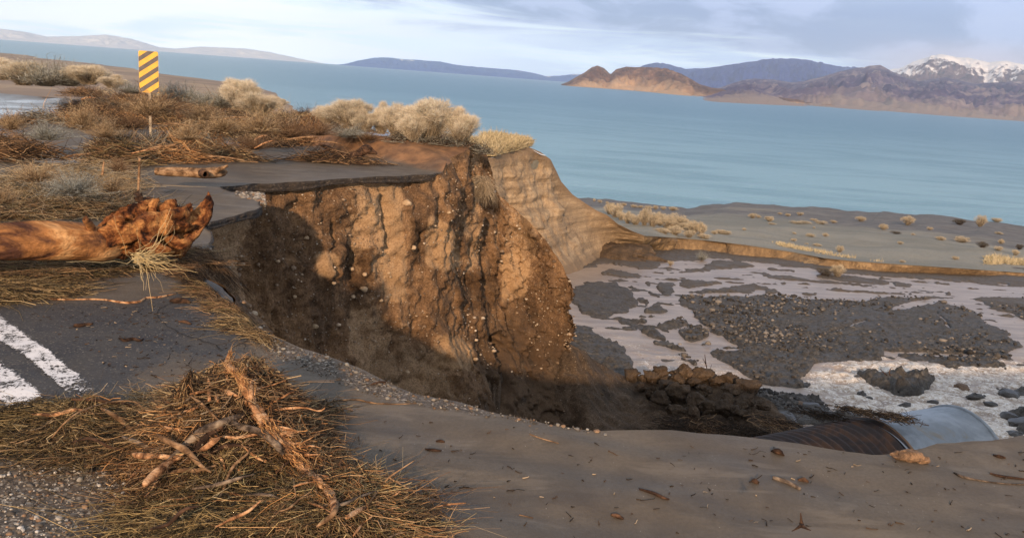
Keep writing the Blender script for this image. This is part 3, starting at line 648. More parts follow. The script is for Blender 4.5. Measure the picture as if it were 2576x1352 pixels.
for (a, b), (c_, d__) in zip(bt, bf):
    Ff = gp(c_, d__); Ff[2] -= .05; r = math.hypot(Ff[0], Ff[1])+.35; TF.append(Ff); TR.append(gd(a, b, r))
TR, TF = np.array(TR), np.array(TF); TF[:, 2] -= .15
Lb = np.r_[0, np.cumsum(np.linalg.norm(np.diff(TR, axis=0), axis=1))]; ns = 900; ts2 = np.linspace(0, Lb[-1], ns)
TRi = np.stack([np.interp(ts2, Lb, TR[:, k]) for k in range(3)], 1); TFi = np.stack([np.interp(ts2, Lb, TF[:, k]) for k in range(3)], 1)
nsplit = int(np.searchsorted(ts2, Lb[15]))
def tan_loft(i0_, i1_, nvr, name, mat, lab, amp, talus):
    R1, F1 = TRi[i0_:i1_], TFi[i0_:i1_]; t = np.linspace(0, 1, nvr); tx = (1-talus)*t+talus*t**2.2
    G = R1[:, None]*1.; G = np.repeat(G, nvr, 1); G[..., :2] += (F1-R1)[:, None, :2]*tx[None, :, None]; G[..., 2] += (F1-R1)[:, None, 2]*t[None]
    P = G.reshape(-1, 3); hd = (F1-R1)[:, :2]; hd = hd/(np.linalg.norm(hd, axis=1, keepdims=True)+1e-9)
    e = np.tile(sst(0, .15, t)*(1-.7*sst(.8, 1, t)), len(R1))
    hgt = np.repeat(R1[:, 2]-F1[:, 2], nvr)
    d = (fbm(P*[1, 1, .35], .38, 3, 101)*.8+fbm(P*[.25, .25, 2.2], 1., 4, 103)*.30+fbm(P, 3., 3, 102)*.14)*amp*np.clip(hgt/4, .25, 1)
    P[:, :2] += np.repeat(hd, nvr, 0)*(d*e)[:, None]
    darken = np.tile(np.maximum(sst(.10, .02, t)*1., sst(.82, .97, t)), len(R1))  # dark soil cap along the rim, darker again at the foot
    darken = np.clip(darken+.6*sst(.0, .35, fbm(P, .5, 3, 104)-.1)*0, 0, 1)
    obj(name, mesh(name, P, grid_faces(len(R1), nvr, True), True, {'darken': darken}), mat, kind='structure', label=lab, cat='bluff')
tan_loft(0, nsplit+1, 110, 'bluff', M_TAN, 'layered pale tan silt bluff behind the brown cliff', 1., .55)
tan_loft(nsplit, ns, 26, 'riverbank', M_BANK, 'low tan cut bank along the far side of the wash', 3.2, .3)
# beach: from the bluff and bank top down to the lake
shore_uv = [(1060, 470), (1180, 478), (1300, 484), (1380, 488), (1480, 495), (1560, 503), (1640, 512), (1715, 519), (1730, 524), (1790, 512), (1850, 509), (1930, 510), (2000, 517), (2080, 520), (2130, 528), (2200, 530), (2270, 540), (2340, 542), (2400, 547), (2480, 556), (2540, 562), (2620, 574), (2800, 592), (3100, 620)]
SHL = np.array([gz(u_, v_, -13.5) for u_, v_ in shore_uv])
sh_u = np.array([s_[0] for s_ in shore_uv], float); shi_u = np.interp(np.linspace(0, 1, ns), [0, .12, .35, 1], [1060, 1300, 1640, 3100])
SHi = np.stack([np.interp(shi_u, sh_u, SHL[:, k]) for k in range(3)], 1)
SHi[:, 1] += fbm(SHi*[1, .2, 0], .35, 4, 111)*2.4
m = 120; s_ = np.linspace(0, 1.12, m)**1.3
LV = np.array([15.]*nsplit+[15.]*(ns-nsplit))
G = np.empty((ns, m, 3)); G[..., :2] = TRi[:, None, :2]+(SHi-TRi)[:, None, :2]*s_[None, :, None]
dist = np.linalg.norm((SHi-TRi)[:, :2], axis=1)[:, None]*s_[None]
zt0 = np.minimum(TRi[:, 2], -6.55)[:, None]
zlin = zt0+(-13.5-zt0)*s_[None]
G[..., 2] = zlin+(TRi[:, 2]-zt0[:, 0])[:, None]*np.exp(-dist/2.2)
P = G.reshape(-1, 3); dd = dist.ravel()
P[:, 2] += (fbm(P*[1, 1, 0], .35, 4, 112)*.16+fbm(P*[1, 1, 0], .1, 3, 113)*.35)*sst(0, 4, dd)*(.4+.6*sst(1., .85, np.tile(s_, ns)))
m_, n_, b_ = newmat('beach_sand'); co = coord(n_); b1 = noise(n_, coord(n_, (.3, 1, 1)), .12, 6, .6, .4); b2 = noise(n_, coord(n_, (.5, 1.6, 1)), .9, 6, .65); b3 = noise(n_, co, 6, 5, .7)
c = mixc(n_, maprange(n_, b1, .42, .58), (.20, .195, .16), (.28, .265, .215))
c = mixc(n_, maprange(n_, attr(n_, 'shore'), .45, .62), c, mixc(n_, maprange(n_, b2, .4, .6), (.10, .097, .095), (.17, .16, .15)))
c = mixc(n_, maprange(n_, b3, .5, .72, 0, .55), c, (.05, .046, .04)); c = mixc(n_, maprange(n_, b2, .60, .70, 0, .6), c, (.24, .21, .16))
put(n_, b_, 'Base Color', c); put(n_, b_, 'Roughness', .8); bump(n_, b_, math_(n_, 'ADD', b3, b2), .6, .15)
shv = np.tile(s_, ns)+fbm(P*[.3, 1, 0], .1, 4, 114)*.25+np.repeat(np.linspace(-.28, .22, ns), m)
obj('beach', mesh('beach', P, grid_faces(ns, m, True), True, {'shore': shv}), m_, kind='structure', label='grey sandy beach flat sloping down to the lake', cat='beach')
BEACH = G
def zbeach(x, y):
    d = (BEACH[..., 0]-x)**2+(BEACH[..., 1]-y)**2; i = np.unravel_index(d.argmin(), d.shape); return float(P_BEACH[i][2])
P_BEACH = P.reshape(ns, m, 3)
# grassy terrace behind the bluff's top
tp = np.array([TRi[0]+[-9, 3, .2]]+list(TRi[:int(np.searchsorted(ts2, Lb[5]))][::6]))
far = tp+np.array([-5.5, 5.0, .1]); far2 = far+np.array([-3, 8, -5.]); 
G = np.stack([tp, tp*.6+far*.4+[0, 0, .12], far, far2, far2+[0, 10, -6]], 1)
obj('terrace', mesh('terrace', G.reshape(-1, 3), grid_faces(len(tp), 5, True), True, {'darken': np.full(len(tp)*5, .2)}), M_TAN, kind='structure', label='grassy terrace top above the tan bluff', cat='terrace')

# lake
ang = np.linspace(rad(-78), rad(78), 260); rl = np.concatenate([[30, 60], 80*(13400/80)**np.linspace(0, 1, 90)])
aa, rr_ = np.meshgrid(ang, rl, indexing='ij'); P = np.stack([(rr_*np.sin(aa)).ravel(), (rr_*np.cos(aa)).ravel(), np.full(aa.size, -13.5)], 1)
m_, n_, b_ = newmat('lake_water'); co = coord(n_)
ge = N(n_, 'ShaderNodeNewGeometry'); sx = N(n_, 'ShaderNodeSeparateXYZ'); n_.links.new(ge.outputs['Position'], sx.inputs[0])
yd = math_(n_, 'LOGARITHM', math_(n_, 'MAXIMUM', sx.outputs[1], 10.), 10.)
w1 = noise(n_, coord(n_, (.25, 1, 1)), .012, 6, .6, .6); w2 = noise(n_, coord(n_, (.3, 1, 1)), .09, 6, .6, .4)
wav = noise(n_, coord(n_, (.45, 1, 1)), .55, 5, .6, .2); wv2 = noise(n_, coord(n_, (.5, 1, 1)), 2.2, 4, .6)
depth = maprange(n_, math_(n_, 'ADD', yd, math_(n_, 'MULTIPLY', math_(n_, 'SUBTRACT', w1, .5), .5)), 2.05, 2.85)
c = mixc(n_, depth, (.22, .40, .48), (.04, .165, .25)); c = mixc(n_, maprange(n_, w2, .42, .62, 0, .38), c, (.03, .15, .21))
c = mixc(n_, math_(n_, 'MULTIPLY', maprange(n_, math_(n_, 'ADD', wv2, math_(n_, 'MULTIPLY', wav, .5)), .92, 1.0), .5), c, (.75, .78, .8))
put(n_, b_, 'Base Color', c); put(n_, b_, 'Roughness', .28); b_.inputs['IOR'].default_value = 1.33; b_.inputs['Specular IOR Level'].default_value = .35
bump(n_, b_, math_(n_, 'ADD', wav, math_(n_, 'MULTIPLY', wv2, .35)), .8, .9)
obj('lake', mesh('lake', P, grid_faces(len(ang), len(rl), True), True), m_, kind='structure', label='wide turquoise lake with wind ripples', cat='lake')

# far left shore with spit and bay: outline at lake level, land rising inland (towards the lower left)
def shore_land():
    out = [(-700, 60), (-300, 92), (0, 105), (90, 110), (200, 119), (300, 127), (360, 133), (380, 143), (345, 148), (200, 143), (110, 138), (90, 141), (110, 146), (200, 155), (345, 172), (420, 186), (480, 193), (560, 203), (640, 214), (690, 226), (735, 239), (742, 247), (760, 262), (800, 285), (900, 330)]
    O = np.array([gz(u_, v_, -13.55)[:2] for u_, v_ in out]); O = np.concatenate([O, [[5, 62], [-20, 45], [-90, 60], [-400, 60], [-3000, 600]]])
    bx = []
    for _ in range(9000):
        r = 45*(5000/45)**random.random(); a = rad(random.uniform(-60, 3)); bx.append((r*math.sin(a), r*math.cos(a)))
    bx = np.array(bx); ok = inpoly(bx[:, 0], bx[:, 1], O); bx = bx[ok]; dd = dist_poly(bx[:, 0], bx[:, 1], O); bx = bx[dd > 1.5]
    O2 = resample(np.c_[O, 0*O[:, 0]], 1e9)
    dens = []
    for i in range(len(O)):
        a, b = O[i], O[(i+1) % len(O)]; L = np.linalg.norm(b-a); kk = max(2, min(30, int(L/4)))
        tt_ = np.linspace(0, 1, kk)[:-1, None]; seg = a+(b-a)*tt_; nrm = np.array([-(b-a)[1], (b-a)[0]])/L
        seg = seg+nrm*((vnoise(np.c_[seg*.05, 0*seg[:, :1]], 5)*min(L*.06, 14))*np.sin(tt_[:, 0]*math.pi))[:, None]; dens.append(seg)
    O = np.concatenate(dens)
    cv, _, cf, ov, _, _ = delaunay_2d_cdt([Vector(p) for p in np.concatenate([O, bx])], [], [list(range(len(O)))], 1, 1e-4)
    V = np.array([tuple(q) for q in cv]); d = dist_poly(V[:, 0], V[:, 1], [tuple(q) for q in O]); r = np.hypot(V[:, 0], V[:, 1])
    z = -13.6+np.minimum(d*.02, .5+d*.003)
    # a low pale hill on the left
    z += np.clip(-V[:, 0]-.66*V[:, 1], 0, 160)*.05*sst(0, 80, d)*sst(900, 300, r)+fbm(np.c_[V, 0*d], .02, 4, 7)*np.minimum(d*.008, .5)
    z = np.minimum(z, 1.6-r*.0145*sst(40, 140, r)-5.5*sst(140, 40, r))
    V = np.c_[V, z]; f3 = np.array([f for f in cf if len(f) == 3])
    return V, f3
V, f3 = shore_land()
m_, n_, b_ = newmat('far_shore_sand'); co = coord(n_, (1, 1, 1)); b1 = noise(n_, co, .02, 6, .6, .4); b2 = noise(n_, co, .3, 6, .65)
c = mixc(n_, maprange(n_, b1, .4, .6), (.22, .16, .115), (.34, .25, .16)); c = mixc(n_, maprange(n_, b2, .5, .7, 0, .5), c, (.14, .115, .09)); put(n_, b_, 'Base Color', c); put(n_, b_, 'Roughness', .9)
obj('shore', mesh('shore', V, f3, True), m_, kind='structure', label='brown sandy far shore with a spit closing a bay', cat='shore')

# ------------------------------------------------------------------ mountains
def mountain(name, lab, sil, r1, depth_, base_uv=None, rough_amp=.3, foot=.0, nu=420, nvr=70, snow=0, seed=0, prof=1.2, mat=None, crest=.04, fr=1., gul=9.):
    sil = np.array(sil, float); us = np.linspace(sil[0, 0], sil[-1, 0], nu); vs = np.interp(us, sil[:, 0], sil[:, 1])
    D = np.array([ray(a, b) for a, b in zip(us, vs)]); hr = np.hypot(D[:, 0], D[:, 1]); dirx = D[:, 0]/hr; diry = D[:, 1]/hr; ztop = H+D[:, 2]/hr*r1
    if base_uv is not None:
        bu = np.array(base_uv, float); vb = np.interp(us, bu[:, 0], bu[:, 1]); Db = np.array([ray(a, b) for a, b in zip(us, vb)]); rb_ = (H+13.6)/-(Db[:, 2]/np.hypot(Db[:, 0], Db[:, 1])); rb_ = np.clip(rb_, 300, r1*.93)
    else: rb_ = np.full(nu, r1-depth_)
    t = np.concatenate([np.linspace(0, 1, nvr), 1+np.linspace(.05, 1, 14)])
    rr = rb_[:, None]+(r1-rb_)[:, None]*np.minimum(t, 1)[None]+np.maximum(t-1, 0)[None]*depth_*.8
    hgt = np.maximum(ztop+14.2, 0)[:, None]; tt_ = np.where(t <= 1, t, 1-(t-1)**1.2)
    pr = foot*tt_+(1-foot)*tt_**prof
    P = np.stack([rr*dirx[:, None], rr*diry[:, None], -14.2+hgt*pr[None]], -1)
    Q = P.reshape(-1, 3); s = gul/depth_
    q2 = np.c_[Q[:, 0]*s*fr, Q[:, 1]*s*fr*.6, Q[:, 2]*0]
    rg = 1-np.abs(fbm(q2, 1, 5, seed, .55))*3.2; rg2 = fbm(q2, 3, 4, seed+9)
    env = (np.sin(np.clip(tt_, 0, 1)*math.pi)**.8)[None]*hgt; env = env.reshape(-1)
    e2 = (np.minimum(1, tt_*4)[None]*hgt).reshape(-1)
    Q[:, 2] += (rg-.35)*env*rough_amp+rg2*env*rough_amp*.4+fbm(q2, 2.5, 4, seed+5)*e2*crest
    Q[:, 2] = np.where(Q[:, 2] < -14.2, -14.2, Q[:, 2])
    return obj(name, mesh(name, Q, grid_faces(nu, len(t), True), True, {'up': np.tile(np.minimum(t, 1), nu)}), mat, kind='structure', label=lab, cat='mountain' if 'mount' in name else 'hill')
def mat_rock(name, a, b, c_, snow=None, sand=None, scale=.004):
    m, n, bs = newmat(name); co = coord(n); q = noise(n, co, scale, 8, .62, .5); q2 = noise(n, co, scale*5, 6, .65)
    c = ramp(n, math_(n, 'ADD', math_(n, 'MULTIPLY', q, .6), math_(n, 'MULTIPLY', q2, .4)), [(.38, a), (.5, b), (.62, c_)])
    up = attr(n, 'up')
    if sand: c = mixc(n, maprange(n, math_(n, 'ADD', up, math_(n, 'MULTIPLY', math_(n, 'SUBTRACT', q, .5), .5)), sand[0], sand[1]), c, sand[2])
    if snow:
        s = maprange(n, math_(n, 'ADD', math_(n, 'MULTIPLY', up, snow[2]), math_(n, 'ADD', math_(n, 'MULTIPLY', q2, .9), math_(n, 'MULTIPLY', q, .6))), snow[0], snow[1])
        c = mixc(n, s, c, (.78, .79, .83))
    put(n, bs, 'Base Color', c); put(n, bs, 'Roughness', .95); bs.inputs['Specular IOR Level'].default_value = .1; bump(n, bs, q2, .8, 1./scale*.05)
    return m
mountain('mountains', 'faint far range at left, coloured haze-white', [(-300, 45), (-100, 62), (0, 72), (60, 79), (120, 92), (200, 90), (270, 87), (330, 97), (400, 118), (440, 122), (500, 117), (560, 119), (620, 122), (680, 131), (750, 146), (815, 159), (840, 163)], 12300, 1500, None, .2, seed=3, mat=mat_rock('haze_white_range', (.74, .76, .82), (.80, .81, .85), (.86, .85, .86), scale=.001))  # near-white base colour stands in for the whitening of haze
mountain('mountains', 'blue mountain range in the distance across the lake', [(780, 163), (830, 164), (870, 160), (900, 152), (940, 145), (975, 144), (1010, 148), (1060, 151), (1110, 155), (1150, 163), (1200, 168), (1250, 172), (1300, 176), (1340, 183), (1375, 191), (1410, 190), (1445, 186), (1480, 188), (1520, 192), (1600, 200)], 10800, 1300, None, .4, seed=8, mat=mat_rock('haze_blue_range', (.02, .075, .34), (.035, .10, .40), (.07, .15, .42), (1.52, 1.62, .75), scale=.0012))  # saturated blue of distance haze put into the base colour
mountain('mountains', 'dark blue mountain block with cloud on its top', [(1540, 190), (1600, 172), (1620, 163), (1650, 156), (1685, 162), (1720, 172), (1760, 173), (1800, 168), (1830, 163), (1870, 158), (1930, 149), (1985, 146), (2040, 152), (2100, 165), (2150, 168), (2220, 175), (2350, 190)], 7800, 1500, None, .35, seed=11, mat=mat_rock('dark_haze_blue_range', (.012, .035, .21), (.022, .05, .26), (.05, .09, .30), (1.75, 1.85, .75), scale=.0015))  # rock colour carries the blue of distant air as well
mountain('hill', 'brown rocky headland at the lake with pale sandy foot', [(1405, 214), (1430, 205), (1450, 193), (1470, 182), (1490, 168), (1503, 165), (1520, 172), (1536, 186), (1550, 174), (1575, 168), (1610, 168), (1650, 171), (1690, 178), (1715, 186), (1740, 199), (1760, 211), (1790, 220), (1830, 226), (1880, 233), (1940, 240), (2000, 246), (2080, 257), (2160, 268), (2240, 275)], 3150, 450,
         [(1405, 216), (1500, 221), (1600, 228), (1700, 238), (1800, 247), (1900, 256), (2000, 263), (2100, 271), (2240, 280)], .50, foot=.35, seed=15, prof=1.5, fr=.8, gul=4.5, mat=mat_rock('headland_rock', (.07, .04, .04), (.15, .085, .065), (.30, .19, .13), (1.54, 1.60, .5), (.42, .2, (.50, .33, .20)), scale=.012))  # bright sand colour at the foot also stands in for sunlight
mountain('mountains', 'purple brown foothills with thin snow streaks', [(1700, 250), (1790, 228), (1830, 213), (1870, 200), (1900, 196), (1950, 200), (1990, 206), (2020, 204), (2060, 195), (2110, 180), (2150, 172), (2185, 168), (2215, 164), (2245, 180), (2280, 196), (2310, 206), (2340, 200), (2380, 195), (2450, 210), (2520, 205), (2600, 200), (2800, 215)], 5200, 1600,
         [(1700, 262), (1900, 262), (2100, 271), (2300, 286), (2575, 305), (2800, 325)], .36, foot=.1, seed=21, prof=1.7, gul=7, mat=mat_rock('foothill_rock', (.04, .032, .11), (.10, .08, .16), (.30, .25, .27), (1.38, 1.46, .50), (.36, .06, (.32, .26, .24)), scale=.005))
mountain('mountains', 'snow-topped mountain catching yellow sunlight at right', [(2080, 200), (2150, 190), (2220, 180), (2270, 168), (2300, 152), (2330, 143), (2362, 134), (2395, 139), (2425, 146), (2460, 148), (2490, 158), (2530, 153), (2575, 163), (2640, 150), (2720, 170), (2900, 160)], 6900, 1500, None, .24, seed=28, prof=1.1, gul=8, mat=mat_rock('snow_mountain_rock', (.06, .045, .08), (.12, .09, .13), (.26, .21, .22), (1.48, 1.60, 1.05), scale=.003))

# ------------------------------------------------------------------ small builders for things
def cat_rom(P, n):
    P = np.asarray(P, float)
    if len(P) == 2: P = np.array([P[0], (P[0]+P[1])/2, P[1]])
    Q = np.concatenate([[2*P[0]-P[1]], P, [2*P[-1]-P[-2]]]); out = []
    t = np.linspace(0, len(P)-1, n)
    for x_ in t:
        i = min(int(x_), len(P)-2); f = x_-i; a, b, c, d = Q[i:i+4]
        out.append(.5*((2*b)+(-a+c)*f+(2*a-5*b+4*c-d)*f*f+(-a+3*b-3*c+d)*f**3))
    return np.array(out)
HEAPFIX = False
def limb(pts, n=24, sides=9, rough=.16, fq=1., seed=0, taper_end=True, plan=False, lump=.22):
    """pts: (u, v, distance, radius in print pixels) -> solid branch with an uneven skin"""
    if HEAPFIX and not plan: pts = [(p[0], p[1], min(p[2], heap_d(p[0], p[1], p[3]*S*p[2]/F*.6+.055)), p[3]) for p in pts]
    A = np.array([[*(gd(p[0], p[1], p[2]) if not plan else p[:3]), (p[3]*S*p[2]/F if not plan else p[3])] for p in pts]); A = cat_rom(A, n)
    C, R = A[None, :, :3], np.maximum(A[None, :, 3], .0008)
    V, Fs = tubes(C, R, sides, caps=True)
    cc = np.repeat(C[0], sides, 0); rr = np.repeat(R[0], sides); d = V-cc
    sarc = np.repeat(np.r_[0, np.cumsum(np.linalg.norm(np.diff(C[0], axis=0), axis=1))], sides)/max(R.mean(), .004); th_ = np.tile(np.arange(sides)/sides*2*math.pi, n)
    gro = fbm(np.c_[np.cos(th_)*1.9, np.sin(th_)*1.9, sarc*.05]+seed*1.7, 1., 4, seed+7, .65)
    tan_ = np.repeat(np.gradient(C[0], axis=0), sides, 0); tan_ /= np.linalg.norm(tan_, axis=1, keepdims=True)+1e-9
    ends = np.zeros(n); ends[0] = -1; ends[-1] = 1; jag = vnoise(np.c_[np.cos(th_)*3, np.sin(th_)*3, 0*th_+seed], seed)
    cc = cc+tan_*(np.repeat(ends, sides)*jag*rr*1.3)[:, None]
    k = 1+rough*gro*2.0+rough*lump*(fbm(V, 2.2*fq/max(R.mean(), .004)*.25, 3, seed)*1.4+fbm(V, 8*fq/max(R.mean(), .004)*.25, 2, seed+3)*.6)
    return cc+d*k[:, None], Fs
def joined(name, parts, mat, smooth=True, **k):
    V, Fs, T = join([(p[0], p[1], p[2] if len(p) > 2 else None) for p in parts])
    return obj(name, mesh(name, V, Fs, smooth, {'tint': T} if T is not None else None), mat, **k)
_ico = None
def rock_mesh(seed, subd=2, amp=.35, flat=(1, 1, 1), fq=1.):
    import bmesh
    b = bmesh.new(); bmesh.ops.create_icosphere(b, subdivisions=subd, radius=1); b.verts.ensure_lookup_table()
    V = np.array([v.co[:] for v in b.verts]); Fq = np.array([[v.index for v in f.verts] for f in b.faces]); b.free()
    rg = np.random.default_rng(seed)
    k = 1+fbm(V+seed*3.1, 1.1*fq, 3, seed)*amp*1.6+fbm(V+seed, 3.5*fq, 2, seed+1)*amp*.35
    V = V*k[:, None]
    for _ in range(4):                                # knock flats into it
        nrm = rg.normal(size=3); nrm /= np.linalg.norm(nrm); d = V@nrm; lim = .62+rg.random()*.2; V -= np.where(d > lim, (d-lim)*.85, 0)[:, None]*nrm
    return V*np.array(flat), Fq
OV, OF = rock_mesh(1, 1, .3)
def pebbles(name, C, R, mat, cols, label, seed=0, kind='stuff', flat=.7):
    rg = np.random.default_rng(seed); n = len(C); base = [rock_mesh(200+i, 1, .35)[0] for i in range(6)]; B = np.array(base)[rg.integers(6, size=n)]
    th = rg.random(n)*6.28; c_, s__ = np.cos(th), np.sin(th); st = rg.uniform(.6, 1.3, (n, 1)); 
    X_ = (B[..., 0]*c_[:, None]-B[..., 1]*s__[:, None])*st; Y_ = B[..., 0]*s__[:, None]+B[..., 1]*c_[:, None]; Z_ = B[..., 2]*flat
    V = np.stack([X_, Y_, Z_], -1)*R[:, None, None]+C[:, None]
    Fq = (OF[None]+np.arange(n)[:, None, None]*len(OV)).reshape(-1, 3)
    T = np.repeat(pick(cols, n, rg, .15), len(OV), 0)
    o = obj(name, mesh(name, V.reshape(-1, 3), Fq, True, {'tint': T}), mat, kind=kind, label=label, cat='stones'); return o
M_STONE = mat_tint('pebble_stone', .75)
def mat_stone(name, a, b, sc=8, rough=.8):
    m, n, bs = newmat(name); co = coord(n); q = noise(n, co, sc, 6, .65, .3); q2 = noise(n, co, sc*6, 4, .65)
    c = mixc(n, maprange(n, q, .38, .62), a, b); c = mixc(n, maprange(n, q2, .5, .72, 0, .6), c, tuple(.45*x_ for x_ in a)); put(n, bs, 'Base Color', c); put(n, bs, 'Roughness', rough); bump(n, bs, math_(n, 'ADD', q, math_(n, 'MULTIPLY', q2, .4)), .7, .03); return m

cu, cv_ = proj(CLIFF.reshape(-1, 3)); cr_ = np.linalg.norm(CLIFF.reshape(-1, 3)-[0, 0, H], axis=1)
vis = (np.repeat(ts, nv) <= brk)
def hit(u_, v_, tol=7):
    d = np.hypot(cu-u_, cv_-v_)+(~vis)*1e6; ok = np.where(d < max(tol, d.min()+1))[0]; return CLIFF.reshape(-1, 3)[ok[cr_[ok].argmin()]]

# ------------------------------------------------------------------ object marker sign
def marker():
    d = 17.5; top = gd(371, 128, d); bot = gd(377.5, 233, d); cx, cy = (top[0]+bot[0])/2, (top[1]+bot[1])/2; zc = (top[2]+bot[2])/2; h = top[2]-bot[2]; w = .345
    e = empty('object_marker_sign', (cx, cy, 0), 'yellow and black striped road marker panel on a thin post', 'road sign', rz=math.atan2(-cx, cy)*-0+.28)
    r = .03
    def rr(w_, h_, r_):
        P = []
        for sx_, sy_, a0 in ((1, 1, 0), (-1, 1, 90), (-1, -1, 180), (1, -1, 270)):
            for a in range(0, 91, 18): P.append((sx_*(w_/2-r_)+r_*math.cos(rad(a0+a)), sy_*(h_/2-r_)+r_*math.sin(rad(a0+a))))
        return P
    out = rr(w, h, r)
    def slab(poly, y0, y1):
        n = len(poly); V = [(p[0], y0, p[1]+zc) for p in poly]+[(p[0], y1, p[1]+zc) for p in poly]
        me = bpy.data.meshes.new('panel'); me.from_pydata(V, [], [list(range(n)), list(range(2*n-1, n-1, -1))]+[(i, i+n, (i+1) % n+n, (i+1) % n) for i in range(n)]); me.update(); return me
    def clip(poly, a, b, c_):       # keep a x + b y <= c
        res = []
        for i in range(len(poly)):
            p, q = poly[i], poly[(i+1) % len(poly)]; dp, dq = a*p[0]+b*p[1]-c_, a*q[0]+b*q[1]-c_
            if dp <= 0: res.append(p)
            if dp*dq < 0: t_ = dp/(dp-dq); res.append((p[0]+(q[0]-p[0])*t_, p[1]+(q[1]-p[1])*t_))
        return res
    my, ny, by = newmat('sign_yellow'); q = noise(ny, coord(ny), 9, 5); put(ny, by, 'Base Color', mixc(ny, maprange(ny, q, .3, .7), (.80, .45, .045), (.66, .36, .05))); put(ny, by, 'Roughness', .45)
    mb, n2_, bb_ = newmat('sign_black'); q = noise(n2_, coord(n2_), 9, 5); put(n2_, bb_, 'Base Color', mixc(n2_, maprange(n2_, q, .3, .7), (.06, .055, .065), (.10, .09, .10))); put(n2_, bb_, 'Roughness', .5)
    obj('panel', slab(out, -.003, .001), my, e)
    per = h/3.9; sl_s = .72
    for k in range(-1, 7):
        c_ = h/2-per*.80-k*per*1.0+w/2*0                # band: y - sl*x between c_-bw and c_
        pl = clip(out, -sl_s, 1, c_+per*.23-sl_s*-w/2-.0); pl = clip(pl, sl_s, -1, -(c_-per*.23-sl_s*-w/2)) if len(pl) > 2 else pl
        if len(pl) > 2: obj('stripe', slab([(x_*.985, y_*.994) for x_, y_ in pl], -.0055, -.0032), mb, e)
    mp, np_, bp = newmat('sign_post_metal'); put(np_, bp, 'Base Color', mixc(np_, noise(np_, coord(np_), 12), (.30, .24, .17), (.42, .36, .28))); put(np_, bp, 'Roughness', .6); bp.inputs['Metallic'].default_value = .3
    import bmesh
    b = bmesh.new()
    for cx_, sx_, sy_ in ((0, .05, .006), (-.022, .006, .03), (.022, .006, .03)):
        g = bmesh.ops.create_cube(b, size=1)['verts']
        for v_ in g: v_.co = Vector((v_.co.x*sx_+cx_, v_.co.y*sy_+.012+(.0 if sy_ < .01 else .012), (v_.co.z+.5)*(zc+h/2-.05+.3)-.3))
    me = bpy.data.meshes.new('post'); b.to_mesh(me); b.free(); obj('post', me, mp, e)
marker()

# ------------------------------------------------------------------ driftwood
def log_thing():
    e = empty('driftwood_log', gz(250, 650), 'large orange driftwood log with gnarled root end beside the cliff edge', 'log')
    loc = np.array(e.location)
    def add(name, parts, mat, **k): o = joined(name, [(p[0]-loc, p[1]) for p in parts], mat, parent=e, **k); return o
    tr = limb([(-420, 640, 6.0, 36), (-200, 616, 6.0, 39), (-60, 609, 6.0, 41), (60, 603, 6.02, 43), (150, 603, 6.06, 45), (215, 607, 6.1, 43), (262, 613, 6.15, 38), (310, 600, 6.25, 34)], 120, 40, .16, .45, 3)
    t2 = limb([(215, 600, 6.12, 20), (228, 570, 6.02, 10), (217, 553, 5.95, 8.5), (214, 549, 5.94, 6)], 14, 12, .2, .6, 5)
    add('trunk', [tr, t2], M_LOG)
    burl = limb([(235, 607, 6.2, 22), (270, 600, 6.18, 40), (315, 585, 6.2, 47), (360, 572, 6.28, 52), (405, 566, 6.36, 50), (440, 566, 6.42, 42), (468, 566, 6.46, 30), (488, 566, 6.5, 13)], 130, 64, .62, .9, 9, lump=.6)
    V = burl[0]; V = V+fbm(V*[.5, 1, 1], 10, 5, 77, .65)[:, None]*np.array([.02, .03, .045])-np.abs(fbm(V*[.4, 1, 1], 22, 3, 78))[:, None]*np.array([.0, -.02, .03])
    fin = limb([(430, 596, 6.35, 22), (468, 580, 6.4, 27), (494, 558, 6.42, 25), (512, 534, 6.45, 19), (523, 510, 6.47, 12), (525, 492, 6.5, 5), (524, 482, 6.5, 1)], 70, 30, .5, .8, 12)
    prs = [(V, burl[1]), fin]
    for q in ([(405, 545, 6.3, 18), (424, 520, 6.3, 15), (436, 508, 6.3, 10), (442, 503, 6.3, 3)], [(330, 556, 6.2, 14), (320, 540, 6.15, 9), (316, 533, 6.15, 3)], [(380, 535, 6.25, 16), (388, 510, 6.25, 9), (400, 500, 6.25, 3)],
              [(460, 540, 6.35, 14), (474, 522, 6.3, 9), (480, 512, 6.3, 3)], [(430, 600, 6.2, 16), (456, 612, 6.1, 12), (490, 592, 6.15, 7), (512, 570, 6.2, 2)], [(360, 600, 6.1, 22), (400, 622, 6.05, 14), (430, 628, 6.05, 4)],
              [(290, 575, 6.1, 20), (300, 556, 6.05, 12), (309, 550, 6.0, 5)], [(470, 575, 6.4, 15), (500, 548, 6.45, 10), (508, 520, 6.5, 5), (506, 508, 6.5, 2)]):
        prs.append(limb(q, 22, 14, .5, .8, 20+len(prs), lump=.5))
    add('root', prs, mat_wood('gnarled_root_wood', (.03, .013, .01), (.26, .095, .035), (.64, .32, .12), 1.15, (1, 1, 1), 1., .05, (.38, .48, .64)))
    st = limb([(400, 512, 6.5, 6), (375, 502, 6.45, 7), (357, 505, 6.4, 8), (348, 494, 6.4, 11), (350, 487, 6.4, 7)], 18, 10, .35, .7, 33)
    add('branch_stub', [st], M_DARKWOOD)
log_thing()
def solo(name, label, cat, parts, mat, group=None, smooth=True):
    return joined(name, parts, mat, smooth=smooth, label=label, cat=cat, group=group)
solo('stake', 'thin pale stick standing upright behind the root end of the log', 'stick', [limb([(348, 500, 6.75, 3.2), (348.5, 470, 6.75, 2.8), (350, 430, 6.75, 3), (351, 397, 6.75, 2.6)], 20, 7, .25, .6, 41)], M_TANWOOD)
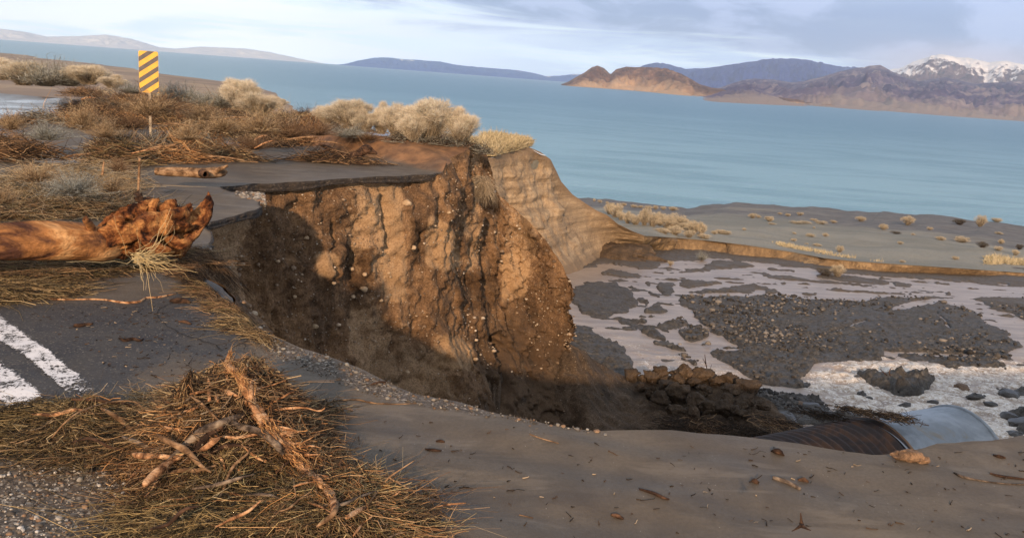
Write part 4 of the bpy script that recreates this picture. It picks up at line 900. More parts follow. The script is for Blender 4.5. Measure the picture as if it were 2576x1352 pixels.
solo('stake', 'short pale stick poking up from the brush heap behind the log', 'stick', [limb([(258, 440, 7.3, 3), (260, 420, 7.3, 2.5), (262, 406, 7.3, 2)], 12, 7, .3, .6, 42)], M_TANWOOD)
# hollow log on the far mud
e = empty('hollow_log', gz(485, 447), 'small brown log with an open hollow end lying on the mud', 'log'); lc = np.array(e.location)
prt = [limb([(396, 430, 10.5, 8), (425, 432, 10.5, 10), (470, 433, 10.45, 10), (515, 436, 10.4, 11), (545, 434, 10.45, 12), (563, 432, 10.5, 9), (568, 430, 10.5, 4)], 50, 18, .3, .7, 51), limb([(540, 430, 10.4, 8), (556, 423, 10.35, 6), (572, 416, 10.3, 3)], 12, 9, .4, .8, 52)]
joined('trunk', [(p[0]-lc, p[1]) for p in prt], M_TANWOOD, parent=e)
def hollow(cuv, d, rad_u, ax_uv, depth=.08):
    C = gd(cuv[0], cuv[1], d); A = gd(ax_uv[0], ax_uv[1], d+.25); ax = A-C; ax /= np.linalg.norm(ax); r = rad_u*S*d/F
    prof = [(-.03, 1.15), (-.05, 1.0), (-.045, .78), (.0, .72), (.06, .66), (.1, .3), (.1, .01), ]; prof = [(.1, 1.25)]+prof
    a = np.cross(ax, [0, 0, 1]); a /= np.linalg.norm(a); b = np.cross(ax, a); th = np.linspace(0, 2*math.pi, 25)
    V = np.array([[C+ax*z_+(a*math.cos(t_)+b*math.sin(t_))*r*q_*(1+.08*math.sin(3*t_)) for t_ in th] for z_, q_ in prof]); return V.reshape(-1, 3), [grid_faces(len(prof), 25)]
hv = hollow((515, 437), 10.25, 8, (500, 431)); joined('hollow_end', [(hv[0]-lc, hv[1])], M_DARKWOOD, parent=e)
solo('driftwood_branch', 'dark gnarled branch with a raised knob lying on the far slab', 'branch', [limb([(806, 362, 14.3, 3), (829, 374, 14.2, 6), (856, 390, 14.1, 8), (892, 394, 14, 9), (908, 384, 14, 9), (922, 376, 14, 12), (936, 382, 14, 8), (948, 386, 14, 3)], 46, 12, .5, .8, 61),
     limb([(892, 394, 14, 8), (899, 404, 13.95, 6), (915, 414, 13.9, 3)], 12, 8, .4, .8, 62), limb([(857, 392, 14, 6), (830, 400, 13.9, 4), (795, 403, 13.85, 2)], 14, 8, .4, .8, 63), limb([(829, 374, 14.1, 4), (800, 384, 14, 2.5), (770, 380, 14, 1.5)], 12, 7, .4, .8, 64)], M_DARKWOOD)

# ------------------------------------------------------------------ foreground splintered root and branches
P_HEAP = px_poly([(-120, 1062), (40, 1056), (130, 1052), (290, 1056), (380, 1062), (440, 1050), (425, 1025), (500, 1010), (590, 1000), (680, 1002), (760, 1032), (800, 1045), (790, 1100), (810, 1150), (840, 1215), (940, 1235), (985, 1262), (1020, 1305), (1060, 1360), (1080, 1500), (440, 1500), (415, 1370), (430, 1300), (330, 1245), (240, 1200), (110, 1140), (60, 1110), (-120, 1090)])
def heap_h(x, y):
    p = np.stack([x, y, 0*x], 1); ins = np.where(inpoly(x, y, P_HEAP), 1., 0.)*dist_poly(x, y, P_HEAP)
    cen = gz(610, 1120); return sst(0, .16, ins)*(1+1.9*np.exp(-((x-cen[0])**2/.10+(y-cen[1])**2/.10)))*(.035+.10*sst(-.30, .30, fbm(p, 3.4, 3, 151))+.05*fbm(p, 9, 2, 152))
HEAPFIX = True
def heap_d(u_, v_, lift=0.):
    d_s = np.linspace(1.9, 4.4, 500); r_ = ray(u_, v_); k_ = d_s/math.hypot(r_[0], r_[1]); z_ = H+r_[2]*k_; hh = heap_h(r_[0]*k_, r_[1]*k_)+lift; i_ = np.where(z_ < hh)[0]
    return d_s[i_[0]] if len(i_) else 99.
ORANGE0 = [(.48, .24, .09), (.36, .18, .075), (.55, .33, .14), (.2, .1, .045)]
G_FR = 'splintered wood pieces in the heap in front'
root = empty('splintered_root', gz(640, 1150), 'tall splintered orange root rising out of the straw heap in front', 'root')
rl_ = np.array(root.location)
def radd(name, parts, mat): return joined(name, [(p[0]-rl_, p[1]) for p in parts], mat, parent=root)
main = [limb([(a_, b_, c_, r_*.72) for a_, b_, c_, r_ in [(582, 878, 3.45, 2.5), (580, 890, 3.45, 6), (573, 905, 3.44, 8), (580, 925, 3.42, 10), (603, 945, 3.4, 14), (617, 970, 3.36, 17), (629, 996, 3.32, 18), (640, 1022, 3.28, 16), (655, 1048, 3.24, 18), (673, 1075, 3.2, 16)]], 90, 18, .5, .8, 71, lump=.12)]
V = main[0][0]; main[0] = (V+fbm(V*[1, 1, .3], 60, 2, 5)[:, None]*.008, main[0][1])
main.append(limb([(a_, b_, c_, r_*.68) for a_, b_, c_, r_ in [(622, 1000, 3.3, 6), (668, 1070, 3.12, 13), (692, 1104, 3.05, 15), (718, 1124, 3.0, 17), (740, 1146, 2.96, 18), (757, 1172, 2.93, 18), (778, 1188, 2.89, 17), (798, 1207, 2.85, 16), (820, 1232, 2.8, 17), (838, 1262, 2.75, 16), (838, 1290, 2.72, 8)]], 110, 18, .55, .9, 72, lump=.12))
radd('trunk', main, M_SPLIT)
spk = []
rg = np.random.default_rng(5)
for q in ([(669, 1033, 3.2, 6), (715, 1026, 3.12, 5), (763, 1024, 3.1, 4), (800, 1032, 3.1, 3), (815, 1027, 3.1, 3), (818, 1020, 3.1, 1)], [(673, 1014, 3.2, 6), (700, 1004, 3.15, 6), (729, 988, 3.1, 3), (742, 983, 3.1, 1)], [(635, 980, 3.3, 4), (680, 968, 3.2, 2.5), (719, 955, 3.15, 1)],
          [(628, 960, 3.3, 7), (650, 950, 3.25, 5), (658, 942, 3.2, 1)], [(748, 1125, 2.95, 4), (780, 1120, 2.9, 3.5), (806, 1124, 2.9, 1)], [(752, 1138, 2.93, 5), (780, 1142, 2.9, 4), (806, 1141, 2.88, 1)], [(745, 1120, 2.95, 4), (783, 1101, 2.92, 1)],
          [(600, 940, 3.4, 4), (612, 926, 3.35, 2), (632, 922, 3.3, 1.5), (652, 931, 3.3, .8)], [(610, 930, 3.35, 2), (640, 920, 3.3, 1), (655, 924, 3.3, .6)], [(579, 925, 3.42, 4), (570, 944, 3.4, 4), (577, 962, 3.38, 2)], [(700, 1110, 3.0, 7), (716, 1086, 2.98, 3), (722, 1070, 2.98, 1)]):
    spk.append(limb([(a_, b_, c_, r_*.62) for a_, b_, c_, r_ in q], 22, 8, .75, 1.2, 80+len(spk)))
for i in range(80):                                    # torn fibres along the split
    t_ = rg.random(); u_ = 610+t_*200; v_ = 960+t_*270; d_ = 3.36-t_*.52; a = rg.uniform(-.9, 2.2); L_ = rg.uniform(14, 60)
    spk.append(limb([(u_, v_, d_, rg.uniform(2, 5.5)), (u_+L_*.5*math.cos(a), v_+L_*.5*math.sin(a)*.6, d_-.04, 2), (u_+L_*math.cos(a+rg.normal()*.3), v_+L_*math.sin(a)*.6, d_-.06-rg.random()*.05, .6)], 8, 5, .4, .9, 100+i))
spk = [((s_[0]), s_[1]) for s_ in spk]
radd('splinters', spk, M_SPLIT)
ks, tsm = 900, RNG.random(900)
Am = np.array([gd(q[0], q[1], min(q[2], heap_d(q[0], q[1], .06))) for q in [(580, 890, 3.45), (580, 925, 3.42), (603, 945, 3.4), (617, 970, 3.36), (640, 1022, 3.28), (673, 1075, 3.2), (718, 1124, 3.0), (778, 1188, 2.89), (838, 1262, 2.75)]]); Am = cat_rom(Am, 100); Tm = np.gradient(Am, axis=0); Tm /= np.linalg.norm(Tm, axis=1, keepdims=True)
im = (tsm**.8*98).astype(int); P0 = Am[im]+RNG.normal(size=(ks, 3))*(.005+.014*tsm)[:, None]; D = Tm[im]*RNG.choice([-1, 1], ks)[:, None]+RNG.normal(size=(ks, 3))*np.where(RNG.random((ks, 1)) < .22, .6, .12)
C, R = strands(P0, D, RNG.uniform(.02, .085, ks), RNG.uniform(.0008, .0030, ks), 6, .4, 0, wig=.05, taper=.15); p_ = strand_part(C, R, pick(ORANGE0+[(.7, .42, .2)], ks), 4); joined('fibres', [(p_[0]-rl_, p_[1], p_[2])], M_STRAW, parent=root)
PIE = [
 ('broken_branch', 'thick branch with a smooth orange broken end pointing at the pebbles', [(460, 1140, 3.05, 8), (432, 1158, 2.98, 9), (407, 1176, 2.92, 11), (385, 1196, 2.88, 12), (366, 1215, 2.84, 9), (362, 1222, 2.83, 3)], M_SPLIT, .15),
 ('broken_branch', 'short orange splintered piece left of the crossing stick', [(333, 1139, 3.1, 2), (345, 1144, 3.08, 7), (372, 1146, 3.05, 8), (400, 1146, 3.03, 7), (440, 1150, 3.02, 6)], M_SPLIT, .4),
 ('grey_branch', 'long weathered grey branch reaching from the root down to the left', [(640, 1036, 3.25, 6), (600, 1048, 3.2, 9), (549, 1066, 3.13, 10), (504, 1089, 3.08, 12), (470, 1118, 3.02, 12), (440, 1145, 3.0, 9), (415, 1165, 2.98, 5)], M_GREYWOOD, .3),
 ('grey_branch', 'blackened branch lying below the long grey branch', [(560, 1072, 3.08, 5), (530, 1092, 3.03, 9), (505, 1115, 2.98, 9), (490, 1140, 2.95, 5)], M_DARKWOOD, .3),
 ('crossing_stick', 'pale tan stick lying across the long grey branch', [(395, 1090, 3.05, 2), (410, 1101, 3.02, 6), (440, 1116, 2.98, 7), (467, 1130, 2.95, 8), (495, 1158, 2.9, 6), (512, 1175, 2.87, 4), (532, 1187, 2.86, 2)], M_TANWOOD, .2),
 ('splinter', 'small orange sliver of wood under the blackened branch', [(503, 1130, 2.93, 2), (515, 1124, 2.92, 7), (535, 1110, 2.92, 7), (553, 1099, 2.93, 3)], M_SPLIT, .4),
 ('splinter', 'upright torn splinter left of the root', [(528, 1005, 3.32, 6), (529, 980, 3.3, 7), (526, 960, 3.3, 5), (524, 950, 3.3, 1)], M_SPLIT, .4),
 ('splinter', 'orange splinter slanting between the upright splinter and the root', [(540, 962, 3.35, 3), (556, 975, 3.33, 7), (578, 988, 3.3, 6), (600, 996, 3.3, 2)], M_SPLIT, .45),
 ('grey_branch', 'pale grey peeled branch running beside the lower root', [(575, 1052, 3.1, 5), (600, 1070, 3.05, 7), (635, 1078, 3.0, 8), (668, 1092, 2.95, 10), (695, 1118, 2.9, 10), (712, 1140, 2.88, 5)], M_GREYWOOD, .3),
 ('curved_root', 'curved tan root at the foot of the splintered root', [(848, 1262, 2.74, 5), (842, 1285, 2.7, 8), (822, 1305, 2.67, 8), (797, 1322, 2.65, 3)], M_TANWOOD, .25),
 ('thin_branch', 'thin bare branch bending down through the middle of the straw', [(630, 1124, 2.95, 2), (622, 1140, 2.9, 3), (590, 1168, 2.86, 4), (572, 1200, 2.82, 3.5), (560, 1235, 2.78, 3), (541, 1262, 2.76, 1.5)], M_TANWOOD, .3),
 ('thin_branch', 'bent yellow stem forming a sharp corner low in the heap', [(737, 1196, 2.78, 1.2), (741, 1225, 2.76, 1.6), (740, 1249, 2.74, 1.8), (700, 1256, 2.72, 1.8), (654, 1264, 2.7, 1.6), (620, 1240, 2.7, 1)], M_TANWOOD, .1),
 ('orange_branch', 'orange branch slanting up from the grass clump at lower right of the heap', [(872, 1300, 2.72, 6), (905, 1280, 2.7, 7), (950, 1262, 2.7, 6), (985, 1248, 2.7, 4), (1008, 1233, 2.72, 1.5)], M_SPLIT, .35),
 ('long_twig', 'long thin twig with an orange tip reaching right over the mud', [(1040, 1300, 2.78, 1), (1085, 1277, 2.8, 1.6), (1123, 1268, 2.82, 2), (1150, 1265, 2.83, 2.6), (1173, 1263, 2.83, 1.2)], M_SPLIT, .2),
 ('long_twig', 'pale curving twig along the bottom edge right of the heap', [(930, 1370, 2.5, 2.5), (965, 1356, 2.52, 2.5), (1007, 1339, 2.55, 2.5), (1048, 1339, 2.57, 2.2), (1090, 1346, 2.57, 2), (1125, 1348, 2.57, 1.5)], M_TANWOOD, .2),
 ('long_stick', 'long dark stick lying from the white line to the middle of the mud', [(180, 1003, 3.9, 3), (250, 1006, 3.9, 3.5), (320, 1016, 3.88, 4), (385, 1028, 3.85, 3.5), (430, 1042, 3.8, 1.5)], M_DARKWOOD, .2),
 ('thin_branch', 'arched bare twig left of the straw heap above the asphalt', [(130, 1100, 3.3, 1.5), (165, 1060, 3.3, 2), (210, 1030, 3.35, 2), (290, 1008, 3.5, 1.8), (345, 1012, 3.5, 1.4), (365, 1040, 3.45, 1)], M_TANWOOD, .2)]
for i, (nm, lb, q, mt, rg_) in enumerate(PIE): solo(nm, lb, 'stick' if 'stick' in nm or 'twig' in nm else 'branch', [limb(q, 36, 9, rg_, .9, 200+i)], mt)
for i in range(16):
    u_, v_ = [(300, 1060), (360, 1120), (430, 1070), (250, 1120), (480, 1180), (560, 1210), (620, 1090), (700, 1180), (520, 1030), (660, 1250), (600, 1290), (440, 1300), (740, 1260), (880, 1250), (160, 1040), (540, 1130)][i]; a_ = RNG.uniform(-1, 1); L_ = RNG.uniform(45, 95); d0 = np.linalg.norm(gz(u_, v_)[:2])-.22-RNG.random()*.08; r_ = RNG.uniform(2.5, 6)
    dx, dy = L_*math.cos(a_), L_*.6*math.sin(a_)
    solo('broken_stick', 'broken piece of branch jammed in the straw of the front heap', 'stick', [limb([(u_-dx, v_-dy, d0+.08, r_*.5), (u_-dx*.3, v_-dy*.4+RNG.normal()*5, d0, r_), (u_+dx*.4, v_+dy*.3+RNG.normal()*5, d0-.02, r_*.9), (u_+dx, v_+dy, d0, r_*.3)], 26, 9, .3, .9, 700+i)], [M_TANWOOD, M_GREYWOOD, M_SPLIT, M_DARKWOOD][i % 4], group='broken branch pieces in the front heap')
for i, (u_, v_, a_, L_, r_) in enumerate([(500, 985, -.3, 50, 4), (545, 1000, -1.9, 38, 4), (690, 1040, -.5, 60, 5), (720, 1075, .2, 50, 4), (480, 1030, 2.6, 55, 4), (560, 1160, 1.2, 60, 5), (610, 1190, .9, 60, 4), (690, 1200, 1.0, 60, 5), (340, 1190, 2.2, 45, 4), (390, 1215, 1.9, 50, 4), (760, 1215, -.4, 50, 4), (800, 1270, .4, 60, 4), (520, 1105, 2.9, 60, 5), (650, 1150, -2.6, 60, 5), (950, 1290, -.6, 60, 4), (900, 1330, -1.1, 55, 4), (590, 1240, .3, 55, 4), (470, 1250, 2.8, 50, 4)]):
    d0 = np.linalg.norm(gz(u_, v_)[:2])-.12
    solo('splinter', 'torn orange splinter sticking out of the front heap', 'splinter', [limb([(u_-L_*.45*math.cos(a_), v_-L_*.45*math.sin(a_)*.7, d0, r_*.55), (u_, v_, d0-.03, r_*.85), (u_+L_*.5*math.cos(a_+.15), v_+L_*.5*math.sin(a_+.15)*.8, d0-.07, r_*.5), (u_+L_*math.cos(a_+.25), v_+L_*math.sin(a_+.25)*.8, d0-.1, .5)], 22, 8, .5, .9, 760+i)], M_SPLIT, group='orange splinters in the front heap')
solo('forked_twig', 'bare forked twig standing up right of the straw heap', 'twig', [limb([(925, 1275, 2.72, 2), (935, 1254, 2.73, 2.4), (962, 1220, 2.76, 2.4), (980, 1198, 2.78, 2.8), (1014, 1175, 2.8, 2), (1043, 1156, 2.82, 1.2)], 26, 7, .2, 1, 301),
     limb([(979, 1200, 2.78, 2), (1000, 1212, 2.78, 1.8), (1014, 1220, 2.78, 1.8), (1040, 1232, 2.78, 1.5), (1065, 1228, 2.78, 1.3), (1101, 1230, 2.78, .8)], 22, 6, .2, 1, 302), limb([(1038, 1231, 2.78, 1.4), (1053, 1250, 2.76, .7)], 8, 6, .2, 1, 303), limb([(990, 1207, 2.78, 1.2), (1015, 1211, 2.77, 1), (1038, 1202, 2.77, .6)], 10, 6, .2, 1, 304)], M_TANWOOD)

HEAPFIX = False
# ------------------------------------------------------------------ tangled straw and brush (nobody could count the strands)
OLIVE = [(.17, .13, .06), (.24, .18, .09), (.09, .07, .04), (.33, .26, .14), (.05, .04, .025), (.03, .024, .018)]
STRAWC = [(.44, .32, .17), (.28, .19, .10), (.15, .10, .055), (.58, .45, .26), (.08, .055, .032), (.04, .028, .02)]
BROWN = [(.23, .135, .07), (.13, .08, .048), (.33, .21, .115), (.07, .045, .03), (.42, .28, .16)]
ORANGE = [(.60, .33, .14), (.44, .23, .10), (.70, .45, .23), (.25, .12, .05)]
GOLD = [(.66, .50, .25), (.46, .34, .16), (.28, .21, .10), (.20, .16, .08), (.06, .045, .028), (.035, .026, .018)]
DARK = [(.05, .034, .022), (.085, .055, .035), (.03, .022, .016)]
PALE = [(.66, .54, .36), (.55, .44, .28), (.45, .36, .24)]
GREY = [(.30, .30, .26), (.22, .23, .21), (.38, .36, .29)]
def clump(u_, v_, rx, ry, h, n, cols, L=(.12, .4), r=(.0009, .0022), ang=None, spread=1., up=.25, k=6, curl=.35, d=None, rng=RNG, wig=.05, zb0=0., cap=None, relief=False):
    c = gz(u_, v_) if d is None else gd(u_, v_, d)
    q = rng.normal(size=(n, 2))*.45; q /= np.maximum(1, np.hypot(*q.T)/1.15)[:, None]; rr = np.hypot(*q.T)
    fwd = c[:2]/np.linalg.norm(c[:2]); side = np.array([fwd[1], -fwd[0]])
    P0 = np.c_[c[0]+q[:, 0]*rx*side[0]+q[:, 1]*ry*fwd[0], c[1]+q[:, 0]*rx*side[1]+q[:, 1]*ry*fwd[1], c[2]+zb0+rng.random(n)**.8*h*np.clip(1.05-rr**2, .08, 1)]
    a = rng.normal(size=n)*spread+(rng.choice([0, math.pi], n)+(ang if ang is not None else rng.random()*3))
    D = np.c_[np.cos(a)*side[0]+np.sin(a)*fwd[0], np.cos(a)*side[1]+np.sin(a)*fwd[1], rng.normal(size=n)*up+up*.3]
    Ls = rng.uniform(*L, n); D[:, 2] *= .6 if cap else 1; P0[:, :2] -= D[:, :2]*Ls[:, None]*.45; 
    C, R = strands(P0, D, Ls, rng.uniform(*r, n), k, curl, 0., rng, wig=wig)
    base = (c[2] if d is not None else 0)+.003
    if cap is not None:
        hi = cap*rng.uniform(.5, 1.5, (n, 1))*np.where(rng.random((n, 1)) < .03, 2.2, 1); zr_ = np.maximum(C[..., 2]-base, 0); C[..., 2] = np.where(C[..., 2] > base, base+hi*(1-np.exp(-zr_/hi)), C[..., 2])
    C[..., 2] = np.maximum(C[..., 2], base+rng.random((n, 1))*.012)
    if relief:
        hv_ = heap_h(C[..., 0].ravel(), C[..., 1].ravel()).reshape(C.shape[:2]); own = C[..., 2].copy(); stiff = (rng.random((n, 1)) < .7); mid_ = hv_.mean(1, keepdims=True)+rng.normal(size=(n, 1))*.012
        C[..., 2] = np.where(stiff, np.maximum(own+mid_, base+hv_*.5), own+hv_)
    return strand_part(C, R, pick(cols, n, rng))
front = []
for q in [  # u, v, rx, ry, h, n, colours
 (40, 1085, .20, .10, .16, 600, OLIVE), (130, 1090, .26, .12, .20, 1300, OLIVE), (190, 1115, .30, .16, .24, 2000, OLIVE+STRAWC), (290, 1115, .30, .15, .22, 2200, STRAWC), (370, 1115, .28, .16, .22, 2000, STRAWC+OLIVE),
 (230, 1140, .26, .18, .16, 1300, BROWN+OLIVE), (120, 1110, .22, .15, .12, 700, DARK+OLIVE)]: front.append(clump(*q[:4], q[4]*.3, int(q[5]*.8), q[6], relief=True, cap=.05, L=(.05, .24), r=(.0007, .0026), ang=.2, spread=1.2, up=.14, curl=1.0, wig=.15, k=7))
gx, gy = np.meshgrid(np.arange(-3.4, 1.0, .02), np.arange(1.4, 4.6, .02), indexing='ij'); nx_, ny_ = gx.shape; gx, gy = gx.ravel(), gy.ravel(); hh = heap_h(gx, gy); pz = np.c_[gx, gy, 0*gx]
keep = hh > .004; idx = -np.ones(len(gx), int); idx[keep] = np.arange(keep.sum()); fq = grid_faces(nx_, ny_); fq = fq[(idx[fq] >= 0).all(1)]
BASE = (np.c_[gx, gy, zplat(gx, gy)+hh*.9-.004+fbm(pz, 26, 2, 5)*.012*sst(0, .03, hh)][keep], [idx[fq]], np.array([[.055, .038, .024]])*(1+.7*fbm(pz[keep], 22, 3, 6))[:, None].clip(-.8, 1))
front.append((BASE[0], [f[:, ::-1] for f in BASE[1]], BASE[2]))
V, Fs, T = join(front); obj('brush_heap', mesh('brush_heap', V, Fs, True, {'tint': T}), M_STRAW, kind='stuff', label='olive and straw coloured brush heap at the lower left', cat='brush')
front = []
for q in [(450, 1010, .20, .12, .10, 900, STRAWC+PALE), (470, 1060, .30, .22, .20, 2200, STRAWC), (430, 1130, .25, .20, .16, 1500, BROWN+STRAWC), (540, 1060, .25, .2, .2, 1200, BROWN+DARK), (600, 1010, .22, .14, .12, 600, DARK+ORANGE),
          (590, 1120, .30, .22, .22, 1500, DARK+STRAWC), (680, 1060, .16, .12, .12, 800, BROWN+ORANGE), (730, 1080, .16, .14, .12, 1000, BROWN+STRAWC), (760, 1040, .2, .07, .05, 500, BROWN+OLIVE), (520, 1160, .30, .16, .18, 1700, STRAWC+DARK),
          (680, 1150, .25, .18, .16, 1600, BROWN), (420, 1190, .18, .16, .14, 900, BROWN+ORANGE), (640, 1210, .3, .14, .12, 1100, DARK+BROWN), (760, 1180, .13, .16, .14, 1200, ORANGE+STRAWC), (800, 1230, .13, .14, .14, 1200, ORANGE+BROWN)]: front.append(clump(*q[:4], q[4]*.3, int(q[5]*.8), q[6], relief=True, cap=.045, r=(.001, .0032), L=(.04, .20), spread=1.5, up=.18, curl=1.0, wig=.16, k=7))
V, Fs, T = join(front); obj('straw_heap', mesh('straw_heap', V, Fs, True, {'tint': T}), M_STRAW, kind='stuff', label='tangled straw and root fibre heap around the splintered root', cat='straw')
front = []
for q in [(520, 1290, .30, .14, .16, 2200, GOLD+OLIVE), (620, 1310, .35, .16, .16, 2600, GOLD+OLIVE), (480, 1330, .2, .12, .12, 1300, GOLD+STRAWC), (740, 1320, .25, .16, .15, 1900, BROWN+OLIVE), (560, 1380, .5, .2, .14, 2600, GOLD+OLIVE), (800, 1370, .3, .2, .14, 1500, BROWN+OLIVE),
          (440, 1250, .16, .16, .12, 700, BROWN)]: front.append(clump(*q[:4], q[4]*.3, int(q[5]*.8), q[6], relief=True, cap=.04, L=(.05, .24), ang=.3, spread=1.1, up=.15, curl=1.0, wig=.13, r=(.0007, .0022)))
for q in [(900, 1290, .16, .14, .16, 1500, GOLD+ORANGE), (880, 1340, .2, .16, .16, 1900, GOLD+ORANGE), (960, 1310, .18, .15, .10, 1300, STRAWC+BROWN), (1000, 1330, .12, .10, .07, 350, BROWN), (850, 1270, .12, .1, .1, 700, DARK+BROWN), (920, 1370, .24, .15, .12, 800, GOLD+BROWN), (1000, 1250, .22, .03, .02, 120, BROWN)]: front.append(clump(*q[:4], q[4]*.4, int(q[5]*.8), q[6], relief=True, cap=.05, L=(.05, .24), spread=1.2, ang=1.1, up=.2, curl=.9, wig=.12, r=(.0008, .0028)))
V, Fs, T = join(front); obj('straw_heap', mesh('straw_heap', V, Fs, True, {'tint': T}), M_STRAW, kind='stuff', label='yellow green straw heap along the bottom edge', cat='straw')

# loose twigs thrown over the heap, and torn orange fibre bunches
parts = []
for (u_, v_, rx, ry, z0, n_k, cols_, L_, r_) in [(200, 1080, .32, .26, .07, 70, [(.30, .22, .14), (.5, .4, .26), (.10, .07, .05)], (.12, .40), (.0016, .0038)), (420, 1090, .32, .26, .08, 90, [(.34, .24, .15), (.52, .40, .25), (.10, .07, .05), (.5, .27, .12)], (.10, .36), (.0016, .004)),
     (560, 1050, .28, .22, .10, 90, [(.5, .27, .12), (.34, .22, .13), (.08, .055, .04), (.62, .42, .24)], (.08, .32), (.0016, .0042)), (600, 1180, .34, .22, .10, 100, [(.34, .24, .15), (.08, .055, .04), (.55, .42, .26)], (.10, .36), (.0014, .0036)), (520, 1300, .34, .18, .08, 80, [(.62, .48, .26), (.4, .3, .17), (.08, .06, .04)], (.10, .34), (.0012, .003)),
     (900, 1310, .22, .18, .08, 80, [(.62, .44, .22), (.5, .28, .12), (.1, .07, .05)], (.08, .30), (.0014, .0036)), (760, 1130, .14, .16, .08, 60, ORANGE, (.05, .20), (.0014, .0034)), (650, 1010, .20, .12, .08, 110, ORANGE+[(.7, .5, .3)], (.05, .22), (.0012, .0034)), (560, 985, .14, .08, .05, 70, ORANGE+STRAWC, (.05, .2), (.0012, .003)), (700, 1050, .16, .10, .07, 90, ORANGE, (.05, .22), (.0012, .0034)), (770, 1045, .18, .05, .04, 60, STRAWC+ORANGE, (.06, .2), (.001, .0026))]:
    parts.append(clump(u_, v_, rx, ry, .05, int(n_k*1.3), cols_, L=L_, r=r_, up=.22, spread=1.4, curl=.28, k=7, wig=.035, cap=.09, relief=True))
V, Fs, T = join(parts); obj('loose_twigs', mesh('loose_twigs', V, Fs, True, {'tint': T}), M_TWIG, kind='stuff', label='loose pale, orange and dark twigs tangled over the front heap', cat='twigs')
mid = []
for q in [ # around the big log, 6-8 m away
 (170, 470, .75, .28, .42, 1700, PALE+GREY+STRAWC), (90, 490, .6, .3, .32, 1500, GREY+STRAWC), (260, 460, .35, .25, .36, 900, PALE+STRAWC), (20, 510, .45, .25, .30, 900, STRAWC+GREY), (150, 530, 1.0, .35, .16, 1900, OLIVE+DARK), (260, 540, .5, .3, .14, 800, OLIVE+BROWN), (10, 545, .6, .3, .14, 900, OLIVE+BROWN)]:
    mid.append(clump(*q[:4], q[4]*.9, int(q[5]*1.2), q[6]+PALE, cap=.30, L=(.15, .5), r=(.0018, .0036), up=.25, spread=1.1, curl=.7, wig=.08))
V, Fs, T = join(mid); obj('brush_heap', mesh('brush_heap', V, Fs, True, {'tint': T}), M_STRAW, kind='stuff', label='pale bleached brush heap behind the large log', cat='brush')
mid = []
for q in [(40, 700, .55, .28, .20, 2200, OLIVE+BROWN), (90, 680, .45, .22, .14, 1400, BROWN+OLIVE), (20, 745, .4, .16, .14, 1300, OLIVE+STRAWC), (190, 665, .5, .12, .07, 900, BROWN+DARK), (280, 675, .30, .14, .09, 1000, OLIVE+STRAWC), (380, 655, .30, .12, .07, 700, BROWN+OLIVE), (450, 660, .3, .05, .03, 260, BROWN), (330, 640, .3, .1, .08, 500, OLIVE+BROWN), (400, 640, .26, .1, .12, 600, STRAWC+BROWN), (240, 655, .3, .1, .14, 700, OLIVE+BROWN), (130, 662, .4, .1, .12, 700, OLIVE+DARK)]:
    mid.append(clump(*q, L=(.12, .45), r=(.0015, .003), spread=.5, ang=-.35, curl=.6, cap=.08))
V, Fs, T = join(mid); obj('straw_heap', mesh('straw_heap', V, Fs, True, {'tint': T}), M_STRAW, kind='stuff', label='matted olive straw caught in front of the large log', cat='straw')
# pale roots tuft on the mud in front of the log
n = 60; c = gz(375, 668); P0 = np.repeat(gd(340, 645, 5.6)[None], n, 0)+RNG.normal(size=(n, 3))*.02; D = np.c_[RNG.normal(size=n)*.35+1, RNG.normal(size=n)*.5-.25, RNG.normal(size=n)*.12-.05]
C, R = strands(P0, D, RNG.uniform(.12, .30, n), RNG.uniform(.0015, .0028, n), 8, .8, .05, wig=.03); C[..., 2] = np.maximum(C[..., 2], .01)
V, Fs, T = strand_part(C, R, pick([(.72, .58, .32), (.62, .48, .25)], n, var=.1), 4); obj('root_tuft', mesh('root_tuft', V, Fs, True, {'tint': T}), M_STRAW, label='pale bleached tuft of thin roots on the mud in front of the log', cat='roots')
# dark straw mat sliding over the lip
sl2 = []
for q in [(520, 650, .22, .25, .08, 900, DARK+BROWN), (535, 716, .16, .1, .05, 500, DARK), (545, 690, .25, .22, .09, 1300, DARK+BROWN), (575, 735, .24, .18, .08, 1200, BROWN+OLIVE), (605, 780, .22, .15, .07, 1100, BROWN+OLIVE), (640, 825, .2, .12, .06, 900, OLIVE+STRAWC), (665, 850, .14, .08, .04, 350, STRAWC)]:
    p_ = clump(*q, L=(.12, .42), r=(.0013, .0026), ang=-.8, spread=.55, cap=.05); V = p_[0].copy()
    uu_, vv_ = proj(V); V[:, 2] -= .0; sl2.append((V, p_[1], p_[2]))
V, Fs, T = join(sl2)
xr = V[:, 0]-np.interp(V[:, 1], [4.3, 4.7, 5.0, 5.6, 6.05, 6.6, 7.1], [-1.1, -1.55, -1.72, -2.2, -2.4, -2.5, -2.6]); V[:, 2] -= np.clip(xr, 0, 1)*.9
obj('straw_mat', mesh('straw_mat', V, Fs, True, {'tint': T}), M_STRAW, kind='stuff', label='dark straw mat hanging over the broken road edge', cat='straw')

